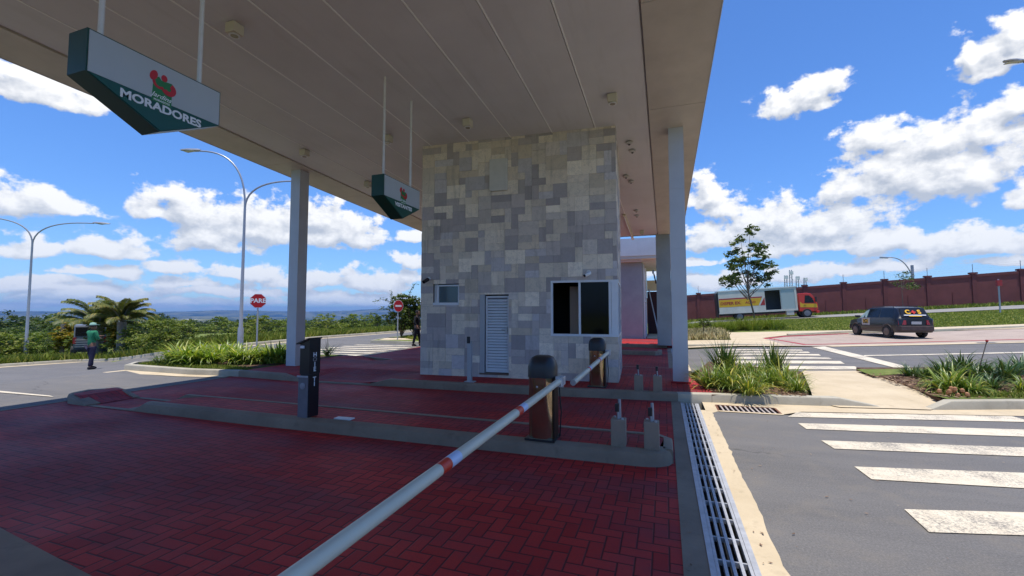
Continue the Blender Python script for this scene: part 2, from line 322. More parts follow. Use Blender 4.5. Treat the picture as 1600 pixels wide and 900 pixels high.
# ------------------------------------------------------------------ mesh helpers
class MB:
    def __init__(s): s.v=[]; s.f=[]; s.c=[]
    def add(s,vs,fs,tint=None):
        o=len(s.v); s.v+= [tuple(v) for v in vs]; s.f+=[tuple(i+o for i in f) for f in fs]
        s.c+=[tint]*len(fs); return s
    def box(s,c,d,rot=None,tint=None):
        hx,hy,hz=d[0]/2,d[1]/2,d[2]/2
        vs=[Vector((x*hx,y*hy,z*hz)) for x in(-1,1) for y in(-1,1) for z in(-1,1)]
        if rot is not None: 
            m=rot if isinstance(rot,Matrix) else Euler(rot).to_matrix(); vs=[m@v for v in vs]
        c=Vector(c); vs=[v+c for v in vs]
        return s.add(vs,[(0,1,3,2),(4,6,7,5),(0,4,5,1),(2,3,7,6),(0,2,6,4),(1,5,7,3)],tint)
    def bx(s,x0,x1,y0,y1,z0,z1,tint=None): return s.box(((x0+x1)/2,(y0+y1)/2,(z0+z1)/2),(x1-x0,y1-y0,z1-z0),tint=tint)
    def tube(s,pts,rad,seg=10,cap=True):
        pts=[Vector(p) for p in pts]; n=len(pts)
        rad=rad if isinstance(rad,(list,tuple)) else [rad]*n
        vs=[];fs=[]; ref=None
        for i,p in enumerate(pts):
            t=(pts[min(i+1,n-1)]-pts[max(i-1,0)]).normalized()
            if ref is None or abs(t.dot(ref))>.95: ref=Vector((0,0,1)) if abs(t.z)<.9 else Vector((1,0,0))
            a=t.cross(ref).normalized(); b=t.cross(a)
            ref=(ref-t*ref.dot(t)).normalized()
            for k in range(seg):
                an=2*PI*k/seg; vs.append(p+(a*math.cos(an)+b*math.sin(an))*rad[i])
        for i in range(n-1):
            for k in range(seg):
                k2=(k+1)%seg; fs.append((i*seg+k,i*seg+k2,(i+1)*seg+k2,(i+1)*seg+k))
        if cap: fs.append(tuple(range(seg-1,-1,-1))); fs.append(tuple((n-1)*seg+k for k in range(seg)))
        return s.add(vs,fs)
    def lathe(s,c,prof,seg=20,axis='Z',sx=1,sy=1):
        vs=[];fs=[];c=Vector(c)
        for (r,z) in prof:
            for k in range(seg):
                an=2*PI*k/seg; x,y=r*math.cos(an)*sx,r*math.sin(an)*sy
                v=Vector((x,y,z)) if axis=='Z' else (Vector((x,z,y)) if axis=='Y' else Vector((z,x,y)))
                vs.append(c+v)
        n=len(prof)
        for i in range(n-1):
            for k in range(seg):
                k2=(k+1)%seg; fs.append((i*seg+k,i*seg+k2,(i+1)*seg+k2,(i+1)*seg+k))
        fs.append(tuple(range(seg-1,-1,-1))); fs.append(tuple((n-1)*seg+k for k in range(seg)))
        return s.add(vs,fs)
    def prism(s,poly,fn0,fn1):
        """poly of 2D points; fn0/fn1 map them to the two end faces"""
        n=len(poly); a=[fn0(p) for p in poly]; b=[fn1(p) for p in poly]
        return s.add(a+b,[tuple(range(n-1,-1,-1)),tuple(range(n,2*n))]+[(i,(i+1)%n,n+(i+1)%n,n+i) for i in range(n)])
    def build(s,name,material,parent=None,smooth=False,bevel=0.,fixn=True):
        me=bpy.data.meshes.new(name)
        vs=s.v
        if parent is not None:
            inv=chain(parent).inverted(); vs=[tuple(inv@Vector(v)) for v in vs]
        me.from_pydata(vs,[],s.f)
        if any(c is not None for c in s.c):
            at=me.color_attributes.new('tint','FLOAT_COLOR','CORNER')
            arr=np.ones((len(me.loops),4),dtype=np.float32); li=0
            for f,c in zip(s.f,s.c):
                if c is not None: arr[li:li+len(f),:3]=c
                li+=len(f)
            at.data.foreach_set('color',arr.ravel())
        if fixn or bevel:
            bm=bmesh.new(); bm.from_mesh(me)
            if fixn: bmesh.ops.recalc_face_normals(bm,faces=bm.faces)
            if bevel:
                bmesh.ops.bevel(bm,geom=[e for e in bm.edges if len(e.link_faces)==2 and e.calc_face_angle(0)>R(30)],offset=bevel,segments=2,affect='EDGES',profile=.6)
            bm.to_mesh(me); bm.free()
        if smooth:
            for p in me.polygons: p.use_smooth=True
            try: me.set_sharp_from_angle(angle=R(38))
            except Exception: pass
        me.materials.append(material)
        o=bpy.data.objects.new(name,me); COL.objects.link(o)
        if parent is not None: o.parent=parent
        return o
def chain(o):
    m=Matrix.Identity(4)
    while o is not None: m=o.matrix_basis@m; o=o.parent
    return m
def tag(o,label=None,cat=None,group=None,kind=None):
    if label: o['label']=label
    if cat: o['category']=cat
    if group: o['group']=group
    if kind: o['kind']=kind
    return o
def empty(name,loc,label,cat,group=None,rz=0.):
    o=bpy.data.objects.new(name,None); COL.objects.link(o); o.location=loc; o.rotation_euler=(0,0,rz)
    o.empty_display_size=.1
    return tag(o,label,cat,group)
KIDS={}
def kids(o): return [c for c in bpy.data.objects if c.parent==o]
def dup(o,loc=None,rz=None,label=None,scale=None,parent=None):
    c=o.copy(); COL.objects.link(c)
    if parent is not None: c.parent=parent
    if loc is not None: c.location=loc
    if rz is not None: c.rotation_euler[2]=rz
    if scale is not None: c.scale=scale if isinstance(scale,(tuple,list)) else (scale,)*3
    if label: c['label']=label
    for k in kids(o): dup(k,parent=c)
    return c
def npmesh(name,V,Fc,material,tint=None,parent=None):
    """V (n,3) array, Fc (m,4) quads, tint (m,3)"""
    me=bpy.data.meshes.new(name); V=np.asarray(V,dtype=np.float32)
    me.vertices.add(len(V)); me.vertices.foreach_set('co',V.ravel())
    k=Fc.shape[1]; me.loops.add(Fc.size); me.loops.foreach_set('vertex_index',Fc.astype(np.int32).ravel())
    me.polygons.add(len(Fc)); me.polygons.foreach_set('loop_start',(np.arange(len(Fc))*k).astype(np.int32))
    me.update(calc_edges=True)
    if tint is not None:
        at=me.color_attributes.new('tint','FLOAT_COLOR','CORNER')
        a=np.ones((len(Fc),k,4),dtype=np.float32); a[:,:,:3]=np.asarray(tint)[:,None,:]
        at.data.foreach_set('color',a.ravel())
    me.materials.append(material)
    o=bpy.data.objects.new(name,me); COL.objects.link(o)
    if parent is not None: o.parent=parent
    return o
def text_obj(name,s,size,loc,xdir,updir,material,parent,bold=0.,extrude=.002,sx=1.,align='CENTER',shear=0.):
    cu=bpy.data.curves.new(name,'FONT'); cu.body=s; cu.size=size; cu.align_x=align; cu.align_y='CENTER'
    cu.offset=bold; cu.extrude=extrude; cu.shear=shear; cu.resolution_u=3
    t=bpy.data.objects.new('tmp_text',cu); COL.objects.link(t)
    dg=bpy.context.evaluated_depsgraph_get(); me=bpy.data.meshes.new_from_object(t.evaluated_get(dg))
    COL.objects.unlink(t); bpy.data.objects.remove(t)
    x=Vector(xdir).normalized(); u=Vector(updir).normalized(); n=x.cross(u).normalized()
    mt=Matrix((( x.x*sx,u.x,n.x,loc[0]),(x.y*sx,u.y,n.y,loc[1]),(x.z*sx,u.z,n.z,loc[2]),(0,0,0,1)))
    me.transform(chain(parent).inverted()@mt if parent else mt); me.materials.clear(); me.materials.append(material)
    o=bpy.data.objects.new(name,me); COL.objects.link(o)
    if parent: o.parent=parent
    return o

# ------------------------------------------------------------------ terrain
def ss(a,b,x):
    t=min(1,max(0,(x-a)/(b-a))) if b!=a else float(x>a); return t*t*(3-2*t)
def zT(x,y):
    z=0.
    if x>0:
        z+=min(1,max(0,(y-10)/45.))*.066*(min(x,70)+5.8)*ss(0,3,x)
    if x<-10.5:
        dx=-10.5-x
        w=1-ss(8,12,y-.35*dx)
        z-=1.15*(1-math.exp(-max(0,dx-3.6)/10.))*w
    if x<-27:
        q_=ss(8,45,y); e=max(0,-x-(37-10*q_)); z-=15*(1-math.exp(-e*.14/15.))+ 45*ss(60,2500,e)
    if y>90: z-=50*ss(90,2500,y)
    if x>90: z-=30*ss(90,2500,x)
    if x>0 and y>58 : z-=0
    return z
def G(px,py):
    d=ray(px,py); t=3.; 
    while t<400:
        p=CP+d*t
        if p.z<zT(p.x,p.y): break
        t+=.25
    lo,hi=t-.25,t
    for _ in range(20):
        mid=(lo+hi)/2; p=CP+d*mid
        if p.z<zT(p.x,p.y): hi=mid
        else: lo=mid
    return CP+d*hi
def gp(L): return [tuple(G(*a)[:2]) for a in L]
def zp(L,z=0.): return [tuple(P(a[0],a[1],z)[:2]) for a in L]
def patch(name,poly,off,material,step=2.,zf=None,struct=True,skirt=0.):
    """sheet laid over the terrain inside a world xy polygon"""
    bm=bmesh.new(); vs=[bm.verts.new((x,y,0)) for x,y in poly]; bm.faces.new(vs)
    xs=[p[0] for p in poly]; ys=[p[1] for p in poly]
    for ax,(lo,hi) in ((0,(min(xs),max(xs))),(1,(min(ys),max(ys)))):
        k=math.ceil(lo/step)*step
        while k<hi:
            no=(1,0,0) if ax==0 else (0,1,0); co=(k,0,0) if ax==0 else (0,k,0)
            bmesh.ops.bisect_plane(bm,geom=bm.verts[:]+bm.edges[:]+bm.faces[:],plane_co=co,plane_no=no); k+=step
    zf=zf or zT
    bmesh.ops.triangulate(bm,faces=bm.faces)
    for v in bm.verts: v.co.z=zf(v.co.x,v.co.y)+off
    if skirt:
        be=[e for e in bm.edges if len(e.link_faces)==1]
        r=bmesh.ops.extrude_edge_only(bm,edges=be)
        for v in r['geom']:
            if isinstance(v,bmesh.types.BMVert): v.co.z-=skirt
    bmesh.ops.recalc_face_normals(bm,faces=bm.faces)
    if sum(f.normal.z for f in bm.faces)<0: bmesh.ops.reverse_faces(bm,faces=bm.faces)
    me=bpy.data.meshes.new(name); bm.to_mesh(me); bm.free(); me.materials.append(material)
    o=bpy.data.objects.new(name,me); COL.objects.link(o)
    if struct: o['kind']='structure'
    return o
def bar(name,pts,off,material=None,**k): return patch(name,pts,off,material or M['paint'],**k)
def kerb(name,pts,hs,material,w=.14,rnd=.03,side=1,zf=None,struct=True,label=None):
    """kerb stones along a polyline; side=+1 puts the body left of the line"""
    zf=zf or zT; n=len(pts); P2=[Vector((p[0],p[1])) for p in pts]
    # resample for smooth terrain following
    Q=[];H=[]
    for i in range(n-1):
        L=(P2[i+1]-P2[i]).length; m=max(1,int(L/1.0))
        for k in range(m): Q.append(P2[i].lerp(P2[i+1],k/m)); H.append(hs[i]+(hs[i+1]-hs[i])*k/m)
    Q.append(P2[-1]); H.append(hs[-1]); vs=[];fs=[]
    for i,p in enumerate(Q):
        t=(Q[min(i+1,len(Q)-1)]-Q[max(i-1,0)]).normalized(); nn=Vector((-t.y,t.x))*side
        z=zf(p.x,p.y); h=H[i]; r=min(rnd,h*.8)
        prof=[(0,-.12),(0,h-r),(r*.3,h-r*.3),(r,h),(w,h),(w,-.12)]
        for a,b in prof: vs.append((p.x+nn.x*a,p.y+nn.y*a,z+b))
    k=6
    for i in range(len(Q)-1):
        for j in range(k-1): fs.append((i*k+j,(i+1)*k+j,(i+1)*k+j+1,i*k+j+1))
    fs.append(tuple(range(k))); fs.append(tuple((len(Q)-1)*k+j for j in range(k)))
    o=MB().add(vs,fs).build(name,material,smooth=True)
    o['kind']='structure'
    return o

def make_terrain():
    a=list(range(-60,61)); ext=[62,65,70,76,84,94,106,120,140,165,200,250,320,420,560,760,1000,1400,1900,2600,3600,5000,7000,9500]
    xs=[-e for e in reversed(ext)]+a+ext
    ys=[-e for e in reversed(ext)]+a+ext
    V=[];
    for y in ys:
        for x in xs:
            z=zT(x,y)-.03
            if -1<=x<=2 and -8<=y<=22: z=-.45
            r=math.hypot(x,y)
            if r>900:
                k=ss(900,3200,r); z=min(z+k*(mnoise.fractal(Vector((x*.0007,y*.0007,0)),.9,2.,6)*85+14),-4.)
            V.append((x,y,z))
    n=len(xs); F=[(j*n+i,j*n+i+1,(j+1)*n+i+1,(j+1)*n+i) for j in range(len(ys)-1) for i in range(n-1)]
    # near = grass, far = hills
    near=MB();far=MB()
    def cen(f): return (sum(V[i][0] for i in f)/4,sum(V[i][1] for i in f)/4)
    me=bpy.data.meshes.new('ground'); me.from_pydata(V,[],F); me.materials.append(M['grass']); me.materials.append(M['hill'])
    for p in me.polygons:
        c=p.center; p.material_index=1 if math.hypot(c.x,c.y)>260 else 0; p.use_smooth=math.hypot(c.x,c.y)>60
    o=bpy.data.objects.new('ground',me); COL.objects.link(o); o['kind']='structure'
make_terrain()
# distant ridge beyond the valley
def ridge():
    V=[];F=[];n=160
    for i in range(n+1):
        az=R(-80+75*i/n); 
        base=6+8*mnoise.fractal(Vector((i*.035,3.3,0)),1.,2.,5)
        azd=math.degrees(az); bump=95*math.exp(-((azd+31)/7.)**2)+25*math.exp(-((azd+52)/4.)**2)
        for (r,z) in ((7600,-90),(8200,base*.4-10),(9000,base*1.5+bump+6),(9600,base+bump-10),(11500,-90)):
            V.append((math.sin(az)*r,math.cos(az)*r,z+4*mnoise.noise(Vector((i*.4,r,0)))))
    for i in range(n):
        for j in range(4): F.append((i*5+j,(i+1)*5+j,(i+1)*5+j+1,i*5+j+1))
    o=MB().add(V,F).build('distant_hills',M['hill'],smooth=True); o['kind']='structure'
ridge()

ZI=.15
def dip(x,y):   # raised island surface, lowered at the pedestrian gaps
    z=ZI
    if y<10: z-=.125*min(1,max(0,(x+8.6)/.65))*min(1,max(0,(-5.7-x)/.5))*(1-ss(8.6,9.6,y))
    z-=ZI*.93*ss(-9.3,-8.9,x)*(1-ss(-8.3,-7.9,x))*ss(11.2,11.9,y)
    return z
# red paved carriageway under the canopy
patch('carriageway_pavers',[(-10.25,-9),(.08,-9),(.08,30),(-11.5,30),(-10.9,18),(-10.4,14.5),(-10.25,12)],0,M['paver'],zf=lambda x,y:0.,step=4)
# concrete strips beside the drain and at the road edge
for nm,x0,x1,y0,y1 in (('drain_edge_strip',.08,.235,-9,30),('drain_edge_strip',.525,.66,-9,7.84),('drain_edge_strip',.525,.66,12.9,30)):
    MB().bx(x0,x1,y0,y1,-.3,.006).build(nm,M['kerb_shade_dirt'] if x0<.3 else M['conc'])['kind']='structure'  # inner strip gets the shade-darkened concrete
MB().bx(.2,.56,-9,30,-.34,-.28).build('drain_channel',M['dark'])['kind']='structure'
patch('edge_strip',[(-10.25,-9),(-10.17,-9),(-10.17,7.9),(-10.25,7.9)],.006,M['kerb_shade_dirt'],zf=lambda x,y:0.,step=4)
patch('edge_strip',[(-10.25,12.2),(-10.17,12.2),(-10.8,18.2),(-11.4,30),(-11.5,30),(-10.9,18.2)],.006,M['kerb_shade_dirt'],zf=lambda x,y:0.,step=4)

# near asphalt on the right
jag=[]; y=-9.
while y<7.8:
    jag.append((.675+.03*mnoise.noise(Vector((y*1.3,0,0)))+.018*mnoise.noise(Vector((y*7,5,0))),y)); y+=.12
patch('access_road',jag+[(.74,7.84),(1.72,7.92),(2.0,8.25),(5.2,9.05),(12,10.8),(40,17),(40,-9)][0:],.0,M['asph'],zf=lambda x,y:0.,step=40)
patch('road_gutter',[(.6,7.82),(.8,7.82),(.8,8.36),(1.7,8.42),(1.7,7.9),(2.05,8.23),(5.2,9.03),(12,10.78),(40,17),(40,17.4),(12,11.2),(5.52,9.66),(4.08,9.14),(2.78,8.95),(.41,8.66),(.60,8.5)],.006,M['conc'],zf=lambda x,y:0.,step=50)
patch('road_gutter',[(.80,7.80),(1.72,7.86),(1.72,7.94),(.80,7.88)],.010,M['conc'],zf=lambda x,y:0.,step=50)
patch('drain_apron',[(.52,-9),(.66,-9)]+[(p[0]+.012+.02*mnoise.noise(Vector((p[1]*6,1,0))),p[1]) for p in jag]+[(.8,7.84),(.52,7.84)],.004,M['conc'],zf=lambda x,y:0.,step=50)
# zebra bars nearest the camera
for pts in ([(1245,645),(1581,651),(1600,656),(1700,663),(1700,668),(1600,660),(1231,652)],
            [(1247,662),(1360,665),(1600,672),(1720,677),(1720,688),(1600,683),(1360,675),(1260,671)],
            [(1283,689),(1600,700),(1720,704),(1720,720),(1600,714),(1304,702)],
            [(1335,730),(1600,740),(1740,745),(1740,771),(1600,764),(1362,750)],
            [(1413,797),(1600,802),(1760,806),(1760,842),(1600,838),(1452,833)],
            [(1530,905),(1800,910),(1860,985),(1590,975)]):
    bar('zebra_marking',zp(pts),.008,zf=lambda x,y:0.,step=50)
# ramp / sidewalk on the right
rampz=lambda x,y:.02+.09*ss(9.0,10.2,y-.16*(x-3))*(1-ss(12.6,14.2,y-.3*(x-3)))
patch('sidewalk_ramp',zp([(1253,582),(1337,580),(1484,630)],.05)+zp([(1454,642),(1400,640),(1313,638),(1272,630)]),0,M['conc'],zf=rampz,step=.7)
# far road
farpoly=[(.66,12.6)]+zp([(1090,577)],.02)+gp([(1253,582),(1337,579.5)])+[(9.5,15.2),(40,25),(40,40)]+gp([(1600,536),(1300,542),(1075,546)])+[(.66,19.6)]
patch('cross_road',farpoly,.0,M['asph'],step=1.)
for y0,y1,xr in ((573,578,1344),(564.6,569,1320),(558.6,561.8,1300),(553.8,556.2,1283),(550,552,1266),(546.8,548.4,1255)):
    bar('zebra_marking',gp([(1120,y0),(xr-(y1-y0)*1.6,y0),(xr,y1),(1120,y1)]),.012,step=1.)
bar('stop_line_marking',gp([(1268,542.6),(1289,542),(1362,559.5),(1431,577),(1409,578),(1345,562)]),.014,step=1.)
bar('lane_marking',gp([(1350,555.6),(1600,550.3),(1600,552),(1350,557)]),.014,step=1.)
# far concrete walk, kerb, parking bay
patch('concrete_walk',gp([(1060,544.5),(1240,541.5),(1226,540),(1191,529),(1226,525),(1326,521),(1600,514),(1700,510),(1700,503),(1600,507),(1452,512.5),(1330,516.5),(1118,520.5),(1060,521)]),.03,M['conc'],step=1.)
kerb('walk_kerb',gp([(1060,543),(1226,540)]),[.13,.04],M['kerb'],zf=lambda x,y:zT(x,y)-.0)
patch('parking_bay',gp([(1226,540.5),(1191,529),(1226,525.5),(1326,521),(1452,519),(1600,513),(1700,509),(1700,532),(1600,536),(1300,542)]),.012,M['parkp'],step=1.)
bar('bay_border',gp([(1193,530.5),(1191,529),(1226,525.5),(1326,521.4),(1326,522.2),(1228,526.6),(1197,530)]),.02,M['redv'],step=1.)
bar('bay_border',gp([(1197,529),(1200,528.7),(1260,538.6),(1600,530.3),(1600,531),(1256,539.4)]),.02,M['redv'],step=1.)
kerb('bay_kerb',gp([(1232,524.5),(1326,520.6),(1452,518.4),(1600,512.5),(1700,508)]),[.10,.13,.13,.13,.13],M['kerb'])
bar('lane_marking',gp([(1290,540.5),(1600,533.5),(1700,531),(1700,533),(1600,536),(1300,542.3)]),.018,M['conc'],step=1.)
# service road by the wall
patch('service_road',[(-4,48.3),(40,48.3),(40,52.2),(-4,52.2)],.02,mat('pale_asphalt',(.2,.2,.2),.9,fn=f_asph((.20,.19,.18),(.26,.25,.23))),step=1.)

# left road
lf=gp([(-260,600),(-120,586),(0,574),(120,566),(272,551),(372,542),(500,529),(650,517.5)])
leftpoly=[(-10.25,-9),(-10.25,8.0),(-10.25,12.0),(-10.4,14.5),(-10.9,18),(-11.5,30),(-12,44),(-21,60)]+list(reversed(lf))+[(-22,-9)]
patch('side_road',leftpoly,.0,M['asph'],step=1.)
kerb('side_road_kerb',lf+[(-21,60)],[.14]*(len(lf)+1),M['kerb'],side=1)
kerb('gutter_line',[(p[0]+.32,p[1]) for p in lf]+[(-20.7,60)],[.012]*(len(lf)+1),M['conc'],side=1,w=.30,rnd=.002)
def strip(L,dx0,dx1): return [(p[0]+dx0,p[1]) for p in L]+[(p[0]+dx1,p[1]) for p in reversed(L)]
patch('grass_verge',strip(lf,-.14,-3.2),.06,M['verge'],step=1.)
for a,b,c,d in ((-14.1,-10.7,13.0,.35),(-14.1,-10.75,13.9,.35),(-14.2,-10.8,14.8,.35),(-14.3,-10.85,15.7,.35),(-14.3,-10.9,16.6,.35),(-14.3,-11.,17.5,.35)):
    bar('zebra_marking',[(a,c),(b,c+.25),(b,c+d+.3),(a,c+d)],.012,step=4)
bar('lane_marking',gp([(-60,606),(0,611.5),(78,619),(84,621),(0,614),(-60,609)]),.012,step=1.)
# traffic island with grass beyond the crossing
isl=[(-14.6,19.2),(-11.6,19.0),(-11.6,30),(-15.0,27),(-15.5,22)]
patch('grass_island',isl,.13,M['grass'],step=2.)
kerb('island_kerb',[(-15.5,22),(-14.6,19.2),(-11.6,19.0)],[.14,.14,.14],M['kerb'],side=1)
patch('island_path',[(-14.3,19.5),(-12.4,20.3),(-12.4,21.4),(-15.1,21.4)],.145,M['conc'],step=4)

# islands under the canopy -------------------------------------------------
# first island
i1=[(-8.15,4.72),(-7.95,4.72),(-5.5,4.70),(-1.83,4.76),(-.35,4.79),(-.20,4.805),(-.08,4.84),(0.01,4.91),(.06,5.02)]
kerb('island_kerb',i1,[.03]+[.15]*(len(i1)-1),M['kerb_shade_dirt'],w=.15,rnd=.08,zf=lambda x,y:0.)
kerb('island_kerb',[(-8.4,4.72),(-8.15,4.72)],[.012,.03],M['kerb_shade_dirt'],w=.22,rnd=.06,zf=lambda x,y:0.)
kerb('island_kerb',[(.06,5.0),(.06,5.45),(-.1,5.62),(-8.0,5.52),(-8.3,5.50)],[.15,.15,.15,.15,.02],M['kerb_shade_dirt'],w=.10,rnd=.03,zf=lambda x,y:0.)
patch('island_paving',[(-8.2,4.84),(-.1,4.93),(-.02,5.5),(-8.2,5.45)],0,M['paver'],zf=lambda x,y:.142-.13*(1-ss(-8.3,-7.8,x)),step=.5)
patch('edge_strip',[(-9.3,4.70),(-8.2,4.70),(-8.2,4.80),(-9.3,4.80)],.008,M['kerb_shade_dirt'],zf=lambda x,y:0.,step=4)
patch('edge_strip',[(-9.3,5.42),(-8.2,5.42),(-8.2,5.52),(-9.3,5.52)],.008,M['kerb_shade_dirt'],zf=lambda x,y:0.,step=4)
kerb('island_kerb',[(-10.1,5.6),(-10.35,5.2),(-10.2,4.85),(-9.9,4.72),(-9.35,4.70)],[.14,.15,.15,.13,.02],M['kerb_shade_dirt'],w=.20,rnd=.07,zf=lambda x,y:0.)
kerb('island_kerb',[(-9.35,5.52),(-9.8,5.55),(-10.1,5.6)],[.02,.13,.14],M['kerb_shade_dirt'],w=.10,rnd=.04,zf=lambda x,y:0.)
patch('island_paving',[(-10.2,4.95),(-9.9,4.8),(-9.35,4.78),(-9.35,5.46),(-10.1,5.5)],0,M['paver'],zf=lambda x,y:.145-.135*ss(-9.9,-9.4,x),step=.2)
# second island
k2=[(-14.2,7.95),(-11.5,7.86),(-10.05,8.08),(-8.6,7.98),(-7.95,7.96),(-6.2,8.03),(-5.7,8.08),(-2.2,8.20),(.2,8.44),(2.78,8.90),(3.4,9.02)]
h2=[.15,.15,.15,.15,.02,.02,.15,.15,.15,.15,.02]
kerb('island_kerb',k2[:3],h2[:3],M['kerb'],zf=lambda x,y:0,w=.16); kerb('island_kerb',k2[2:9],h2[2:9],M['kerb_shade_dirt'],zf=lambda x,y:0,w=.16); kerb('island_kerb',k2[8:],h2[8:],M['kerb'],zf=lambda x,y:0,w=.16)  # middle stretch, under the canopy, takes the shade-darkened copy
patch('island_paving',[(-10.0,8.2),(-8.6,8.12),(-5.7,8.2),(-2.2,8.33),(.2,8.57),(.86,8.68),(.6,9.9),(.3,12.15),(-10.25,12.15)],-.004,M['paver'],zf=dip,step=.5,skirt=.13)
kerb('island_kerb',[(-10.25,12.3),(.34,12.3)],[.13,.13],M['kerb_shade_dirt'],zf=lambda x,y:dip(x,y)-ZI+.01,side=-1)
patch('gutter_strip',[(-14.4,7.55),(-11.5,7.56),(-10.3,7.78),(-10.2,8.08),(-11.5,7.88),(-14.2,7.95)],.012,M['conc'],step=4)
patch('planting_soil',[(-14.1,8.1),(-11.5,8.0),(-10.02,8.2),(-10.3,12.2),(-10.8,12.3),(-13.0,11.2),(-14.6,9.2)],0,mat('lawn_edge',(.1,.15,.03),.95,spec=.2,fn=f_grass((.08,.13,.025),(.12,.17,.035),(.17,.19,.05),3)),zf=lambda x,y:.13,step=4,skirt=.6)
kerb('island_kerb',[(-14.2,7.95),(-14.75,8.5),(-14.7,9.3),(-13.0,11.3),(-10.9,12.4),(-10.25,12.3)],[.15]*6,M['kerb'],zf=lambda x,y:0,w=.14,side=-1)
patch('soil_patch',[(-13.2,8.75),(-10.3,8.55),(-10.25,12.0),(-12.5,11.0)],0,M['bedsoil'],zf=lambda x,y:.138,step=4)
# bed right of the column
patch('planting_soil',zp([(1093,577),(1089,590),(1112,616)],.15)+[(2.35,8.98)]+zp([(1252,583)],.1)+[(1.2,14.2)],0,M['bedsoil'],zf=lambda x,y:.145,step=4,skirt=.3)
# bed B right
bedB=zp([(1338,578),(1400,598)],.10)+[(4.42,9.36),(5.6,9.78),(12,11.7),(40,18),(40,24),(9.5,15.1)]
patch('planting_soil',bedB,0,M['bedsoil'],zf=lambda x,y:.12+max(0,zT(x,y)*.8),step=2,skirt=.25)
patch('bed_lawn',[(4.40,9.75),(4.46,9.40),(5.5,9.8),(12,11.4),(40,17.7),(40,18.6),(12,12.1),(5.6,10.45)],0,M['grass'],zf=lambda x,y:.15,step=4)
patch('bed_lawn',zp([(1338,578),(1400,578),(1500,578),(1500,584),(1420,584),(1365,588)],.15),0,M['grass'],zf=lambda x,y:.128+max(0,zT(x,y)*.8),step=4)
kerb('bed_kerb',[(4.08,9.08),(4.42,9.20),(5.52,9.62),(12,11.2),(40,17.5)],[.01,.15,.15,.15,.15],M['kerb'],zf=lambda x,y:0)
# bed C: small dry bed beyond the road
patch('planting_soil',gp([(1060,533),(1143,532.3),(1127,521),(1060,521.5)]),.06,M['verge'],step=1.)
# further islands under the canopy
kerb('island_kerb',[(-9,17.1),(-.35,17.1),(-.12,17.4),(-.12,18.1)],[.15]*4,M['kerb_shade_dirt'],zf=lambda x,y:0,w=.16)
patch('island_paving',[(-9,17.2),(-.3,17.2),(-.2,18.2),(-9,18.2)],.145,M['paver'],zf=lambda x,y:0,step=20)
kerb('island_kerb',[(-9,20.75),(.07,20.75)],[.15,.15],M['kerb_shade_dirt'],zf=lambda x,y:0,w=.2)
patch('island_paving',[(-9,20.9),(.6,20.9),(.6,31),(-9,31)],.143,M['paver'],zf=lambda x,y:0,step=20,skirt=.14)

ka,kb=P(0,851),P(90,902); kd_=(kb-ka).normalized()
kerb('island_kerb',[tuple((ka-kd_*7)[:2]),tuple(ka[:2]),tuple(kb[:2]),tuple((kb+kd_*2.2)[:2])],[.13]*4,M['kerb_shade_dirt'],w=.9,side=-1,zf=lambda x,y:0.)
# ------------------------------------------------------------------ drain grates
def grate(x0,x1,y0,y1,nb,label,along='Y',group='drain grates'):
    r=empty('drain_grate',((x0+x1)/2,(y0+y1)/2,0),label,'drain grate',group)
    m=MB(); t=.028
    if along=='Y':
        m.bx(x0,x0+t*1.3,y0,y1,-.04,.012); m.bx(x1-t*1.3,x1,y0,y1,-.04,.012)
        m.build('frame',M['steel'],r)
        m=MB()
        for i in range(nb):
            x=x0+(x1-x0)*(i+1)/(nb+1); m.bx(x-.010,x+.010,y0,y1,-.035,.009)
        m.build('bars',M['steel'],r)
        m=MB(); y=y0+.1
        while y<y1: m.bx(x0+.02,x1-.02,y-.007,y+.007,-.03,.004); y+=.31
        m.build('cross_ties',M['steel'],r)
    return r
for a,b,l in ((-9,8.32,'long galvanised drain grate between red paving and asphalt, near the camera'),(13.2,20.5,'far galvanised drain grate beyond the white column at the second lane')):
    grate(.235,.525,a,b,5,l)
r=empty('storm_drain',(1.25,8.13,0),'rusty slotted storm drain grate in the gutter below the planted bed','drain grate')
m=MB(); Aa=[Vector((.80,7.88,.004)),Vector((1.70,7.93,.004)),Vector((1.70,8.38,.004)),Vector((.80,8.34,.004))]
for i in range(4):
    a,b=Aa[i],Aa[(i+1)%4]; d=(b-a); m.box((a+b)/2+Vector((0,0,-.02)),(d.length,.03,.05),Matrix.Rotation(math.atan2(d.y,d.x),3,'Z'))
m.build('frame',mat('rusty_iron',(.17,.07,.04),.8,var=.4,vs=20),r)
m=MB()
for i in range(1,12):
    x=.80+.9*i/12; m.box((x,8.13,-.012),(.028,.46,.035),(0,0,.03))
m.build('bars',mat('pale_iron',(.42,.36,.33),.6,var=.3,vs=20),r)
m=MB().bx(.78,1.72,7.86,8.4,-.30,-.24); m.build('pit',M['dark'],r)

